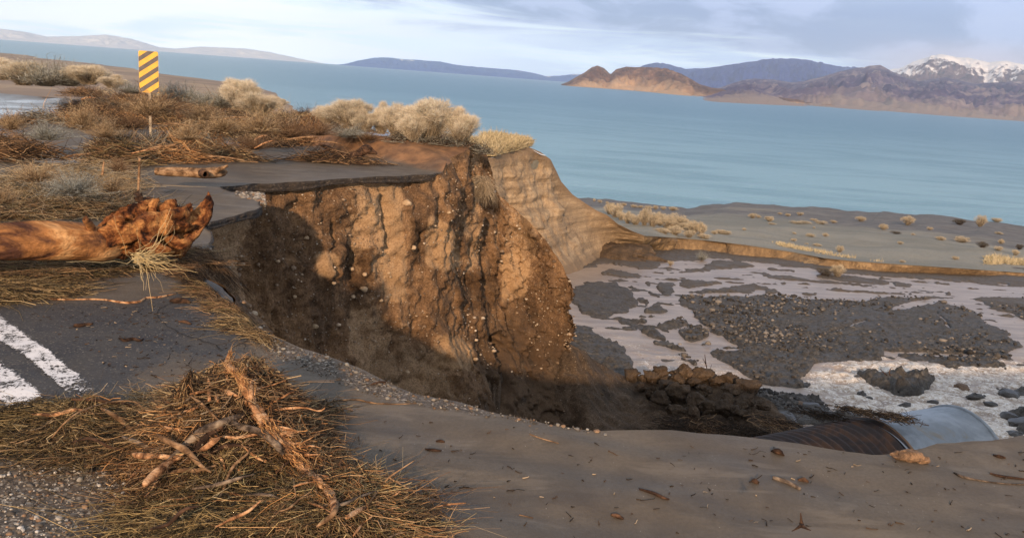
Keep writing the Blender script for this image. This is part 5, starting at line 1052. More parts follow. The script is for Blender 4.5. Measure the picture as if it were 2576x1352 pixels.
# far debris field
FIELD = px_poly([(-60, 232), (150, 232), (380, 244), (600, 266), (760, 292), (960, 332), (985, 350), (900, 366), (760, 362), (690, 372), (640, 385), (630, 412), (520, 404), (340, 404), (250, 388), (120, 360), (-60, 355)])
fp = []
tries = 0
while len(fp) < 185:
    u_ = RNG.uniform(-60, 980); v_ = RNG.uniform(232, 415); g_ = gz(u_, v_)
    xa, ya = np.array([g_[0]]), np.array([g_[1]])
    if not inpoly(xa, ya, FIELD)[0]: continue
    if any(inpoly(xa, ya, w_)[0] for w_ in P_WETS) or fbm(np.array([[g_[0]*.6, g_[1]*.35, 3.]]), 1.1, 2, 33)[0] < -.05: continue
    fp.append((u_, v_))
pal = [BROWN, ORANGE, BROWN+DARK, STRAWC, PALE, BROWN, GREY, BROWN+ORANGE, STRAWC+PALE]
parts = []
for i, (u_, v_) in enumerate(fp):
    w_ = RNG.uniform(.25, .7); pc_ = pal[i % len(pal)]; pc_ = [pc_[RNG.integers(len(pc_))] for _ in range(2)]+[(.07, .045, .03)]; parts.append(clump(u_, v_, w_, w_*.6, RNG.uniform(.06, .26), int(RNG.uniform(200, 380)), pc_, L=(.12, .5), r=(.003, .0075), k=5, up=.32, spread=1.2, wig=.07))
V, Fs, T = join(parts); obj('flood_debris', mesh('flood_debris', V, Fs, True, {'tint': T}), M_STRAW, kind='stuff', label='brown tangled flood debris spread across the far roadway', cat='debris')
parts = [clump(*q, L=(.2, .6), r=(.003, .007), k=5, up=.25, spread=.5, ang=.0) for q in [(860, 408, .75, .22, .10, 420, DARK+BROWN), (800, 404, .4, .15, .06, 160, DARK), (40, 400, .7, .25, .2, 420, BROWN+DARK), (20, 375, .6, .3, .2, 300, BROWN), (300, 415, .4, .25, .3, 380, BROWN+OLIVE), (560, 400, .7, .25, .16, 420, BROWN+STRAWC), (420, 405, .8, .25, .2, 420, BROWN+ORANGE)]]
V, Fs, T = join(parts); obj('flood_debris', mesh('flood_debris', V, Fs, True, {'tint': T}), M_STRAW, kind='stuff', label='flat streaks of dark twigs stranded on the far slab and mud', cat='debris')
# individual bare sticks lying in the far debris
for i, (a, b, dd_, m__) in enumerate([((375, 372), (460, 366), 11.6, M_TANWOOD), ((430, 363), (458, 378), 11.5, M_TANWOOD), ((640, 352), (672, 340), 13.2, M_SPLIT), ((720, 350), (800, 345), 13.6, M_TANWOOD), ((520, 392), (620, 404), 11, M_TANWOOD), ((560, 300), (625, 295), 14.8, M_TANWOOD), ((640, 372), (690, 352), 12.6, M_SPLIT), ((410, 310), (490, 318), 13.6, M_TANWOOD), ((330, 385), (395, 374), 11.3, M_SPLIT), ((780, 356), (860, 362), 14.0, M_TANWOOD), ((205, 250), (240, 246), 17.5, M_SPLIT), ((160, 395), (230, 388), 10.9, M_TANWOOD)]):
    mx_, my_ = (a[0]+b[0])/2+RNG.normal()*4, (a[1]+b[1])/2-3
    solo('bare_stick', 'bare pale stick lying in the brown flood debris', 'stick', [limb([(*a, dd_, 1.6), (mx_, my_, dd_-.05, 2.2), (*b, dd_, 1.3)], 14, 6, .3, .9, 400+i)], m__, group='bare sticks in the far flood debris')

# ------------------------------------------------------------------ shrubs
def shrub_proto(cs, cf_, seed, n=230, tips=9, ball=False, thick=1., fan=False):
    rg = np.random.default_rng(seed)
    lobes = rg.normal(size=(7, 2))*.22; ph = rg.random(n)*6.28; th = np.arccos(rg.uniform(.12, 1, n)); rad_ = rg.uniform(.75, 1., n)*(1+.22*np.sin(ph*3+seed)+.16*np.sin(ph*5+2*seed))
    K = 9; pk = np.arange(K)*2.4+rg.random(K)*.8; tk = np.sqrt((np.arange(K)+.4)/K)*1.12; LC = np.c_[np.sin(tk)*np.cos(pk)*.37, np.sin(tk)*np.sin(pk)*.37, np.cos(tk)*.62+.16]; LC *= rg.uniform(.82, 1.12, (K, 1)); LR = rg.uniform(.10, .19, K)
    li = rg.integers(K, size=n); q_ = rg.normal(size=(n, 3)); q_ /= np.linalg.norm(q_, axis=1, keepdims=True); E_ = LC[li]+q_*(LR[li]*rg.random(n)**.5)[:, None]
    if fan:
        ph = rg.random(n)*6.28; th = rg.uniform(.1, 1.5, n); E_ = np.c_[np.sin(th)*np.cos(ph)*.62, np.sin(th)*np.sin(ph)*.62, np.cos(th)*.9+.08]*(rg.uniform(.45, 1.15, n)*(1+.3*np.sin(ph*3+seed)))[:, None]
    P0 = np.c_[rg.normal(size=(n, 2))*.05, np.zeros(n)]
    t = np.linspace(0, 1, 6)[None, :, None]; out = E_.copy(); out[:, 2] *= .55
    C = P0[:, None]*(1-t)+(out[:, None]*t*(1-t)*1.0+E_[:, None]*t*t+E_[:, None]*t*(1-t)*.55)+rg.normal(size=(n, 6, 3))*.012*t
    R = (rg.uniform(.004, .008, n)*thick)[:, None]*(1-.7*t[..., 0])
    stems = strand_part(C, R, pick(cs, n, rg))
    m_ = n*tips; lj = rg.integers(K, size=m_); q_ = rg.normal(size=(m_, 3)); q_[:, 2] = q_[:, 2]+.35; q_ /= np.linalg.norm(q_, axis=1, keepdims=True); base = LC[lj]+q_*(LR[lj]*rg.uniform(.25, 1., m_)**.6)[:, None]*[1, 1, 1.15]
    low_ = rg.random(m_) < .22; base[low_] *= rg.uniform(.45, .95, (low_.sum(), 1))
    if fan:
        k0 = rg.integers(n, size=m_); t0 = rg.uniform(.45, 1., m_); base = E_[k0]*t0[:, None]*[1, 1, 1]+[0, 0, .04]
    D = base/(np.linalg.norm(base, axis=1, keepdims=True)+1e-6)+q_*.7+rg.normal(size=(m_, 3))*.35
    Cf, Rf = strands(base, D, rg.uniform(.04, .13 if not fan else .2, m_), rg.uniform(.0020, .0046, m_)*thick, 4, .5, 0, rg, .4, .07)
    fol = strand_part(Cf, Rf, pick(cf_, m_, rg, .14))
    mk = lambda nm, p: mesh(nm, p[0], p[1], True, {'tint': p[2]})
    ms, mf_ = mk('stems', stems), mk('foliage', fol); ms.materials.append(M_TWIG); mf_.materials.append(M_FOL); return ms, mf_
CREAM = [(.86, .77, .62), (.82, .71, .55), (.88, .81, .68), (.74, .65, .52)]
PROTO = {'cream': [shrub_proto([(.34, .28, .2), (.45, .38, .28)], CREAM, s_, 460, 13) for s_ in (1, 2, 3)],
         'grey': [shrub_proto([(.2, .19, .16)], [(.46, .48, .44), (.38, .41, .39), (.54, .54, .48)], s_, 220, 7, fan=True) for s_ in (4, 5)],
         'tan': [shrub_proto([(.22, .15, .09)], [(.56, .42, .26), (.46, .33, .19), (.62, .49, .31)], s_, 200, 6, fan=True) for s_ in (6, 7)],
         'brown': [shrub_proto([(.12, .07, .04)], [(.30, .19, .11), (.22, .13, .075), (.40, .27, .16)], s_, 180, 5, fan=True) for s_ in (8, 9)],
         'small': [shrub_proto([(.3, .25, .18)], [(.66, .56, .40), (.52, .46, .35), (.74, .62, .44)], s_, 80, 12, thick=2.2) for s_ in (10, 11, 12)],
         'dark': [shrub_proto([(.08, .06, .05)], [(.11, .10, .085), (.16, .14, .11)], s_, 80, 12, thick=2.2) for s_ in (13, 14)]}
def shrub(kind_, i, pos, w, h, label, group, rz=None, name='shrub', parts=True):
    ms, mf_ = PROTO[kind_][i % len(PROTO[kind_])]
    e = empty(name, tuple(pos), label, 'shrub', group, RNG.random()*6.28 if rz is None else rz); e.scale = (w, w, h)
    for nm, me in (('stems', ms), ('foliage', mf_)):
        o = bpy.data.objects.new(nm, me); COL.objects.link(o); o.parent = e
    return e
GR1 = 'pale rabbitbrush shrubs along the cliff top'
def su(kind_, i, u_, v_, d, wu, hu, label, group, zc=None):
    p = gd(u_, v_, d); k_ = S*d/F; return shrub(kind_, i, p, wu*k_*1.05, hu*k_*1.0, label, group)
BIG = [('cream', 0, 1000, 348, 16.0, 110, 100, 'left lobe of the big cream shrub cluster at the cliff edge'), ('cream', 1, 1082, 352, 15.7, 150, 122, 'tallest cream shrub at the cliff edge against the lake'), ('cream', 2, 1158, 358, 15.6, 110, 98, 'rightmost cream shrub leaning over the brown cliff corner'),
 ('cream', 1, 1040, 356, 15.4, 80, 84, 'small cream shrub in front of the tallest one'), ('cream', 2, 958, 336, 16.4, 70, 88, 'narrow cream shrub left of the big cliff edge cluster'), ('cream', 0, 880, 322, 16.6, 130, 84, 'rounded golden shrub against the lake left of the cliff edge cluster'), ('cream', 1, 825, 312, 16.8, 90, 52, 'low cream shrub sloping down left of the golden one'),
 ('cream', 2, 920, 328, 16.3, 80, 60, 'small cream shrub right of the golden one'),
 ('cream', 1, 606, 276, 17.6, 110, 86, 'tall peach coloured shrub beside the tip of the spit'), ('cream', 0, 650, 292, 17.2, 120, 66, 'broad tan shrub below the tall peach one'), ('grey', 0, 555, 270, 18, 90, 40, 'grey shrub left of the tall peach one'), ('grey', 1, 470, 258, 18.5, 110, 44, 'blue grey sagebrush right of the striped marker'), ('grey', 0, 425, 250, 18.5, 70, 38, 'small grey sagebrush next to the marker post'),
 ('cream', 2, 700, 268, 18.4, 60, 26, 'low round pinkish shrub near the water left of centre'), ('cream', 0, 60, 214, 22, 110, 60, 'cream shrub nearest the left edge on the plateau rim'), ('grey', 1, 115, 216, 21.5, 130, 58, 'blue grey sagebrush at the left of the plateau rim'), ('grey', 0, 175, 216, 21.5, 110, 50, 'second blue grey sagebrush on the left rim'), ('cream', 1, 225, 212, 21, 110, 50, 'cream shrub in the middle of the left rim'), ('cream', 2, 285, 222, 20.5, 80, 34, 'small cream shrub left of the striped marker'),
 ('cream', 0, 0, 200, 23, 120, 55, 'cream shrub cut by the left edge of the picture'), ('grey', 1, 330, 235, 19.5, 70, 26, 'low grey shrub just left of the striped marker'), ('grey', 1, 515, 266, 18, 80, 30, 'low grey shrub between the sagebrush and the peach shrub'),
 ('tan', 0, 208, 325, 13, 105, 64, 'tan upright bush standing in the brown debris at left'), ('tan', 1, 474, 352, 12.6, 80, 56, 'tan feathery bush in the debris under the marker'), ('grey', 0, 120, 352, 12.4, 90, 44, 'grey green bush in the debris at left'), ('tan', 0, 30, 325, 13, 70, 38, 'small tan bush in the debris near the left edge'), ('tan', 1, 265, 345, 12.6, 80, 44, 'bushy tan clump right of the upright tan bush'),
 ('tan', 0, 378, 290, 14.6, 120, 52, 'tan brush piled in front of the marker post'), ('brown', 0, 392, 285, 15, 150, 74, 'reddish brown bush right behind the marker post'), ('tan', 1, 655, 335, 14.2, 140, 66, 'wide tan bush in the debris left of the slab'), ('brown', 1, 735, 345, 14.2, 110, 60, 'brown thorny bush next to the far slab'), ('brown', 0, 800, 340, 14.8, 90, 50, 'brown bush behind the gnarled branch on the slab'), ('tan', 0, 560, 330, 14, 110, 40, 'tan low bush in the middle of the debris'), ('brown', 1, 330, 320, 14, 110, 44, 'brown bush in the debris below the marker'), ('brown', 0, 640, 375, 12.8, 90, 52, 'dark brown twiggy bush at the slab corner'),
 ('grey', 1, 880, 345, 15.8, 130, 30, 'dark low brush under the golden shrub'), ('tan', 1, 505, 300, 15.4, 110, 46, 'tan bush in the debris below the sagebrush'), ('brown', 1, 930, 352, 15.4, 60, 34, 'rusty small bush left of the cliff edge cluster'), ('tan', 0, 90, 455, 8.2, 160, 60, 'bleached wiry bush behind the large log at left'), ('grey', 0, 190, 490, 7.8, 170, 78, 'grey wiry bush behind the large log'), ('tan', 1, 280, 480, 7.9, 120, 74, 'feathery straw coloured bush behind the knot of the log'), ('tan', 0, 10, 510, 7.6, 110, 60, 'straw coloured bush at the left edge behind the log'), ('brown', 1, 300, 430, 9.4, 80, 46, 'rusty brown bush between log and far mud')]
for q in BIG:
    grp = {'cream': GR1, 'grey': 'grey sagebrush on the plateau'}.get(q[0], 'bushes tangled in the flood debris'); su(*q[:5], q[5]*(.75 if q[4] < 10 else 1), q[6]*(.62 if q[4] < 10 else .72 if q[0] == 'brown' else .88), q[7], grp)
# grass tuft hanging at the notch of the cliff
n = 700; c = gd(1212, 455, 15.3); ph = RNG.uniform(-1.5, 1.5, n); D = np.c_[np.sin(ph)*.8, -.6+RNG.normal(size=n)*.3, -np.cos(ph)*.8+.15]
C, R = strands(np.repeat(c[None], n, 0)+RNG.normal(size=(n, 3))*[.08, .05, .05], D, RNG.uniform(.18, .38, n), RNG.uniform(.003, .005, n), 6, .3, .35, wig=.03); V, Fs, T = strand_part(C, R, pick([(.5, .41, .29), (.4, .32, .22), (.3, .24, .17)], n))
obj('grass_tuft', mesh('grass_tuft', V, Fs, True, {'tint': T}), M_FOL, label='dry grass tuft hanging from the notch in the brown cliff', cat='grass tuft')
# overhanging roots and dark turf along the cliff corner
parts = []
for u_, v_ in ((1010, 356), (1060, 360), (1110, 362), (1150, 366), (1180, 374), (1200, 384)):
    parts.append(clump(u_, v_, .35, .3, .1, 240, DARK+GREY, L=(.1, .35), r=(.003, .005), k=5, up=.5, d=15.5))
V, Fs, T = join(parts); obj('turf', mesh('turf', V, Fs, True, {'tint': T}), M_FOL, kind='stuff', label='dark dead turf under the cliff edge shrubs', cat='turf')

def grass_strip(name, lab, quads, n, L, r, cols, up=1.2):
    P0 = []
    for (a, b, c_, d__, f) in quads:                   # corner points from f()
        A, B, C_, D_ = (f(*q) for q in (a, b, c_, d__)); k = int(n/len(quads)); s1, t1 = RNG.random((k, 1)), RNG.random((k, 1))
        P0.append((A*(1-s1)+B*s1)*(1-t1)+(D_*(1-s1)+C_*s1)*t1)
    P0 = np.concatenate(P0); k = len(P0); q = fbm(P0*[1, 1, 0], .9, 3, 9); P0 = P0[q > .02]; k = len(P0)
    D = np.c_[RNG.normal(size=(k, 2))*.5, np.full(k, up)]
    C, R = strands(P0, D, RNG.uniform(*L, k), RNG.uniform(*r, k), 3, .3, .1); V, Fs, T = strand_part(C, R, pick(cols, k)); obj(name, mesh(name, V, Fs, True, {'tint': T}), M_FOL, kind='stuff', label=lab, cat='grass')
gA = [(.70, .60, .40), (.60, .50, .32), (.52, .45, .28)]
grass_strip('dry_grass', 'pale dry grass on top of the tan bluff', [((1170, 352, 37), (1255, 352, 38.5), (1250, 392, 35), (1188, 398, 34), gd), ((1255, 354, 38.8), (1328, 370, 39), (1326, 372, 38), (1250, 390, 35.5), gd)], 16000, (.25, .6), (.010, .02), gA)
bb_ = lambda u_, v_: gp(u_, v_, -2.0, -.1, .0)
def beach_pt(u_, v_):
    q0, q1 = proj(P_BEACH.reshape(-1, 3)); d = np.hypot(q0-u_, q1-v_); return P_BEACH.reshape(-1, 3)[d.argmin()]
bu, bv = proj(P_BEACH.reshape(-1, 3)); bP = P_BEACH.reshape(-1, 3)
def bpt(u_, v_): return bP[np.hypot(bu-u_, bv-v_).argmin()]
C5 = lambda x_, y_: (1368+x_*.4688, 451+y_*.4688)
def strip5(pts, wd):
    out = []
    for (x1, y1), (x2, y2) in zip(pts[:-1], pts[1:]):
        out.append((C5(x1, y1-wd), C5(x2, y2-wd), C5(x2, y2+wd), C5(x1, y1+wd), bpt))
    return out
grass_strip('dry_grass', 'narrow band of yellow dry grass along the low bank', strip5([(1190, 340), (1300, 355), (1450, 385), (1600, 408), (1820, 440)], 7), 1500, (.08, .25), (.012, .022), gA)
grass_strip('dry_grass', 'yellow dry grass patch at the right edge above the bank', strip5([(2360, 438), (2480, 435), (2590, 450), (2750, 455)], 20), 3500, (.12, .4), (.012, .025), gA)
GB = 'pale shrubs on the beach flat'
BS = [(350, 185, 40, 34), (385, 200, 45, 36), (410, 215, 40, 30), (450, 235, 50, 34), (490, 240, 60, 44), (540, 245, 60, 44), (580, 250, 60, 40), (620, 245, 60, 44), (660, 260, 60, 36), (640, 285, 60, 24), (700, 255, 60, 40), (740, 262, 60, 40), (700, 292, 60, 26), (770, 275, 60, 34), (800, 290, 60, 40), (840, 300, 50, 34), (860, 315, 40, 24), (780, 308, 50, 22),
      (915, 290, 40, 26), (950, 290, 50, 22), (980, 293, 40, 22), (430, 140, 40, 18), (480, 150, 40, 20), (520, 152, 36, 16), (560, 155, 40, 18), (600, 160, 36, 16), (640, 160, 30, 14), (690, 165, 36, 16), (270, 118, 20, 14), (300, 124, 20, 12), (340, 128, 20, 10), (370, 132, 20, 10),
      (1120, 205, 40, 18), (1150, 205, 30, 16), (1210, 225, 50, 26), (1225, 242, 30, 10), (1075, 272, 30, 10), (1310, 195, 36, 16), (1375, 190, 30, 12), (1270, 185, 20, 10), (1450, 222, 30, 16), (1490, 238, 50, 16), (1400, 235, 60, 14), (1350, 235, 60, 14), (1555, 232, 30, 16), (1450, 258, 20, 10), (1430, 305, 40, 16), (1345, 290, 24, 8), (1510, 305, 34, 18), (1340, 332, 30, 14), (1410, 345, 20, 12), (1470, 355, 34, 20), (1585, 388, 40, 24),
      (1700, 225, 36, 18), (1820, 268, 44, 24), (1890, 290, 44, 16), (1950, 245, 44, 30), (1980, 298, 26, 12), (2070, 268, 30, 14), (1910, 345, 24, 12), (2230, 240, 44, 26), (2340, 250, 54, 34), (2360, 225, 26, 16), (2130, 325, 44, 18), (2240, 335, 60, 20), (2350, 365, 40, 20), (2450, 345, 30, 16), (2440, 380, 40, 18), (2530, 405, 44, 22), (2210, 428, 44, 20), (2550, 375, 36, 18), (1925, 445, 22, 14), (2440, 290, 40, 12), (2430, 228, 40, 14)]
lab_b = {0: 'pale shrub in the dense clump on the beach behind the tan bluff', 1: 'yellow shrub just right of the dense beach clump', 2: 'tiny pale shrub in the row near the shoreline', 3: 'small pale shrub scattered on the grey beach flat', 4: 'dull grey shrub on the dark sand at right'}
for i, (x_, y_, w_, h_) in enumerate(BS):
    u_, v_ = C5(x_, y_); p = bpt(u_, v_); d = np.linalg.norm(p[:2]); k_ = S*d/F*.4688; c_ = 0 if i < 18 else 1 if i < 21 else 2 if i < 32 else 3 if x_ < 1650 else 4
    bg_ = 1.55 if c_ == 0 else 1.1; w_ *= RNG.uniform(.7, 1.3); h_ *= RNG.uniform(.6, 1.2); shrub('dark' if (c_ == 4 and i % 5 == 0) else 'small', i, p-[0, 0, .05], w_*k_*1.25*bg_, h_*k_*1.3*bg_, lab_b[c_], ['shrubs of the dense beach clump', 'yellow shrubs right of the clump', 'row of tiny shrubs near the shoreline', 'small shrubs scattered on the beach', 'grey shrubs on the dark sand'][c_])
bedpt = lambda u_, v_: gp(u_, v_)
for (u_, v_, w_, h_, lb, kk) in [(1635, 646, 24, 16, 'rounded clump of sod in the wash near the bank', 'small'), (1765, 655, 26, 18, 'grey green sod clump at the upper end of the stream', 'grey'), (1686, 668, 18, 10, 'small orange clump at the water edge', 'small'), (2106, 697, 38, 26, 'cream shrub stranded in the braided stream', 'small'), (2072, 695, 44, 18, 'dark bush beside the stranded cream shrub', 'dark'), (2440, 690, 18, 12, 'tiny pale shrub on the silt under the bank', 'small')]:
    p = bedpt(u_, v_); k_ = S*np.linalg.norm(p[:2])/F; shrub(kk, 1, p+[0, 0, .03], w_*k_*1.2, h_*k_*1.2, lb, None)

# ------------------------------------------------------------------ stones in the cliff, gravel on the lip, pebbles
M_COB = mat_stone('pale_cobble', (.40, .28, .17), (.55, .42, .28), 14)
COB = [(1029, 513, 13, 'largest tan cobble set high in the brown cliff under the slab'), (1044, 624, 8, 'tan cobble halfway down the cliff left of the pale block'), (769, 603, 8, 'grey cobble in the left shaded part of the cliff'), (921, 725, 11, 'large buff cobble low in the middle of the cliff'), (913, 693, 7, 'round buff cobble just above the large low one'), (885, 676, 7, 'flat buff cobble at upper left of the low group'), (889, 740, 6, 'small orange cobble at lower left of the low group'), (960, 757, 6, 'small buff cobble at lower right of the low group'), (697, 660, 6, 'greenish cobble in the far left of the cliff'), (791, 813, 9, 'buff cobble beside the dark crack at lower left of the cliff'), (840, 710, 6, 'buff cobble under the orange block'), (982, 691, 5, 'small buff cobble right of the low group'), (742, 751, 6, 'grey white cobble in the lower left cliff'), (1200, 905, 7, 'pale stone at the foot of the cliff'), (1021, 930, 7, 'whitish stone low on the cliff near the lip'), (1135, 530, 5, 'small pale stone right of the largest cobble')]
for i, (u_, v_, r_, lb) in enumerate(COB):
    V, Fq = rock_mesh(300+i, 3, .22, (1, .7, .72)); p = hit(u_, v_); d = np.linalg.norm(p-[0, 0, H]); obj('cobble', mesh('cobble', V*r_*S*d/F, Fq, True), M_COB, label=lb, cat='stone', group='cobbles in the brown cliff', loc=tuple(p))
front_cols = np.where((ts > 1.0) & (ts <= brk-2))[0]; nP = 10500; ci = RNG.choice(front_cols, nP); ri = np.clip((RNG.beta(1.3, 1.8, nP)*nv).astype(int), 3, nv-3); C = CLIFF[ci, ri]+RNG.normal(size=(nP, 3))*.02
dn = fbm(C, 1.6, 3, 55); keep = RNG.random(nP) < np.clip(.35+dn*1.6, .08, 1); C = C[keep]
pebbles('embedded_stones', C, np.clip(RNG.lognormal(math.log(.0125), .55, len(C)), .006, .055), M_STONE, [(.36, .27, .19), (.50, .40, .29), (.26, .19, .13), (.60, .52, .42), (.18, .125, .085)], 'small pale stones stuck in the brown cliff', 5)
def scatter_poly(poly, n):
    P_ = np.array(poly); lo, hi = P_.min(0), P_.max(0); out = np.zeros((0, 2))
    while len(out) < n:
        q = RNG.uniform(lo, hi, (n*3, 2)); out = np.concatenate([out, q[inpoly(q[:, 0], q[:, 1], poly)]])
    out = out[:n]; return np.c_[out, zplat(out[:, 0], out[:, 1])]
GRAVC = [(.22, .19, .16), (.14, .12, .10), (.32, .29, .25), (.44, .42, .38), (.09, .08, .07), (.26, .17, .11)]
q = scatter_poly(P_SHO, 1000); pebbles('gravel', q+[0, 0, .002], np.clip(RNG.lognormal(math.log(.0036), .6, len(q)), .0015, .018), M_STONE, [tuple(.7*a_ for a_ in c_) for c_ in GRAVC], 'loose gravel strip along the broken lip', 6)
q = scatter_poly(px_poly([(40, 1170), (200, 1150), (330, 1200), (400, 1270), (440, 1400), (-60, 1400), (-60, 1260)]), 1300); q = q[RNG.random(len(q)) < np.clip(.55+fbm(q*[1, 1, 0], 4, 3, 66)*2, .05, 1)]
pebbles('pebbles', q+[0, 0, .001], np.clip(RNG.lognormal(math.log(.0042), .55, len(q)), .002, .016), M_STONE, GRAVC+[(.5, .49, .47)], 'grey pebbles bedded in mud at the lower left corner', 7)
q = scatter_poly(px_poly([(590, 478), (665, 482), (668, 512), (640, 500), (600, 492)]), 260); pebbles('base_gravel', q+[0, 0, -.01], RNG.uniform(.012, .04, len(q)), M_STONE, GRAVC+[(.3, .26, .2)], 'gravel base layer showing between the two slabs', 8)
M_CHUNK = mat_stone('rubble_chunk', (.16, .145, .13), (.34, .32, .29), 20); M_CH2 = mat_stone('brown_chunk', (.20, .12, .07), (.36, .24, .15), 20)
for i, (u_, v_, r_, m__) in enumerate([(689, 848, 9, M_CHUNK), (702, 856, 6, M_CHUNK), (612, 750, 6, M_CH2), (820, 893, 8, M_CHUNK), (800, 899, 6, M_CHUNK), (870, 915, 5, M_CH2), (930, 948, 5, M_CHUNK), (985, 965, 5, M_CHUNK), (1050, 988, 6, M_CH2), (1180, 1015, 6, M_CH2), (1300, 1041, 6, M_CH2), (1385, 1052, 7, M_CH2), (1410, 1056, 8, M_CH2), (1440, 1062, 6, M_CHUNK), (1490, 1068, 9, M_CH2), (1520, 1076, 7, M_CHUNK), (1345, 1048, 5, M_CH2), (1060, 1003, 4, M_CHUNK)]):
    p = gz(u_+RNG.normal()*6, v_+6+abs(RNG.normal())*8); r_ *= RNG.uniform(.45, .85); d = np.linalg.norm(p-[0, 0, H]); V, Fq = rock_mesh(340+i, 3, .3, (1.2, .9, .7)); p[2] = zplat(p[:1], p[1:2])[0]+r_*S*d/F*.3
    obj('rubble_chunk', mesh('rubble_chunk', V*r_*S*d/F, Fq, False), m__, label='small broken stone chunk on the crumbling lip of the road', cat='stone', group='stone chunks along the lip', loc=tuple(p))

# ------------------------------------------------------------------ slumped soil heap, clods and boulders
topv = [(1150, 1000), (1220, 965), (1290, 915), (1360, 880), (1420, 862), (1445, 872), (1480, 893), (1520, 915), (1560, 938), (1600, 952), (1640, 952), (1700, 948), (1760, 950), (1820, 958), (1870, 975), (1915, 1002), (1950, 1040), (1985, 1070), (2040, 1090)]
uc = np.linspace(1150, 2040, 240); tv = np.interp(uc, [q[0] for q in topv], [q[1] for q in topv]); tr = np.linspace(0, 1, 90); G = np.empty((240, 110, 3))
for i, (u_, v_) in enumerate(zip(uc, tv)):
    dt = np.interp(u_, [1420, 1560, 1750, 1920, 2040], [16.2, 17.9, 18.3, 17.0, 15.2]); db = np.interp(u_, [1420, 1750, 2040], [14.2, 14.6, 14.2])
    if u_ < 1500:
        w_ = sst(1500, 1425, np.array([u_]))[0]; d1 = np.linalg.norm(hit(min(u_, 1425), v_)[:2])+.25; d2 = np.linalg.norm(hit(min(u_, 1400), 1000)[:2])-.75; dt = dt*(1-w_)+d1*w_; db = db*(1-w_)+min(d2, d1-.8)*w_
    vb = np.interp(u_, [1420, 2040], [1130, 1160])
    for j, t_ in enumerate(tr): G[i, 20+j] = gd(u_, v_+(vb-v_)*t_, dt+(db-dt)*t_**.9)
    for j in range(20): q = G[i, 20].copy(); q[1] += (20-j)*.11; q[0] += (20-j)*.02; q[2] -= (20-j)*.09; G[i, j] = q
P = G.reshape(-1, 3); P += (fbm(P, 1.1, 4, 121)*.22+np.abs(fbm(P, 3, 3, 122))*.16)[:, None]*np.array([.2, -.5, .75])
dark_amt = sst(3.2, 1.6, P[:, 0])*0+.35
obj('soil_slump', mesh('soil_slump', P, grid_faces(240, 110, False), True, {'darken': np.full(len(P), .0)}), M_CLOD, kind='structure', label='slumped brown soil slope at the foot of the cliff', cat='soil')
CL = [(1060, 345, 62), (1150, 445, 40), (1250, 370, 60), (1340, 310, 55), (1480, 390, 60), (1550, 330, 80), (1640, 400, 50), (1740, 350, 80), (1840, 400, 60), (1950, 390, 62), (1970, 480, 66), (2110, 460, 88), (1380, 460, 80), (1500, 520, 95), (1650, 570, 90), (1330, 560, 60), (1780, 640, 66), (1920, 560, 55), (1900, 640, 75), (2100, 580, 66), (2250, 620, 50), (2020, 690, 60), (1600, 690, 70), (1450, 660, 60), (1240, 500, 50), (1720, 480, 60), (1180, 370, 40), (2040, 620, 45)]
for i, (x_, y_, r_) in enumerate(CL):
    u_, v_ = 1288+x_*.2813, 845.3+y_*.28125; d = np.interp(v_, [925, 960, 1060], [18.0, 17.6, 15.0])-.1; V, Fq = rock_mesh(400+i, 4, .5, (1.1, 1, .85), 1.3); V = V+fbm(V, 3, 4, i)[:, None]*V*.3; R_r = r_*.28125*S*d/F*1.12; d += R_r*.45
    lb = 'large dark clod at the right end of the slumped soil' if i == 11 else 'round dark clod at the left end of the slumped row' if i == 0 else 'brown soil clod in the slumped heap at the cliff foot'
    obj('soil_clod', mesh('soil_clod', V*R_r, Fq, True, {'darken': np.full(len(V), .2+.3*(i % 3 == 0))}), M_CLOD, label=lb, cat='clod', group='soil clods of the slump', loc=tuple(gd(u_, v_, d)))
solo('dead_twig', 'small dead twig sticking up from the top of the slumped clods', 'twig', [limb([(1782, 940, 18.1, 1.5), (1776, 915, 18.1, 1.3), (1773, 890, 18.1, .8)], 8, 5, .2, 1, 500), limb([(1778, 920, 18.1, 1), (1768, 900, 18.1, .7)], 6, 5, .2, 1, 501), limb([(1780, 930, 18.1, 1.2), (1795, 942, 18.1, .8)], 6, 5, .2, 1, 502), limb([(1784, 940, 18.1, 1), (1790, 915, 18.1, .5)], 6, 5, .2, 1, 503)], M_DARKWOOD)
M_BLD = mat_stone('wet_dark_boulder', (.035, .032, .03), (.075, .068, .06), 3, .45); M_BRB = mat_stone('brown_boulder', (.11, .07, .045), (.22, .15, .10), 4)
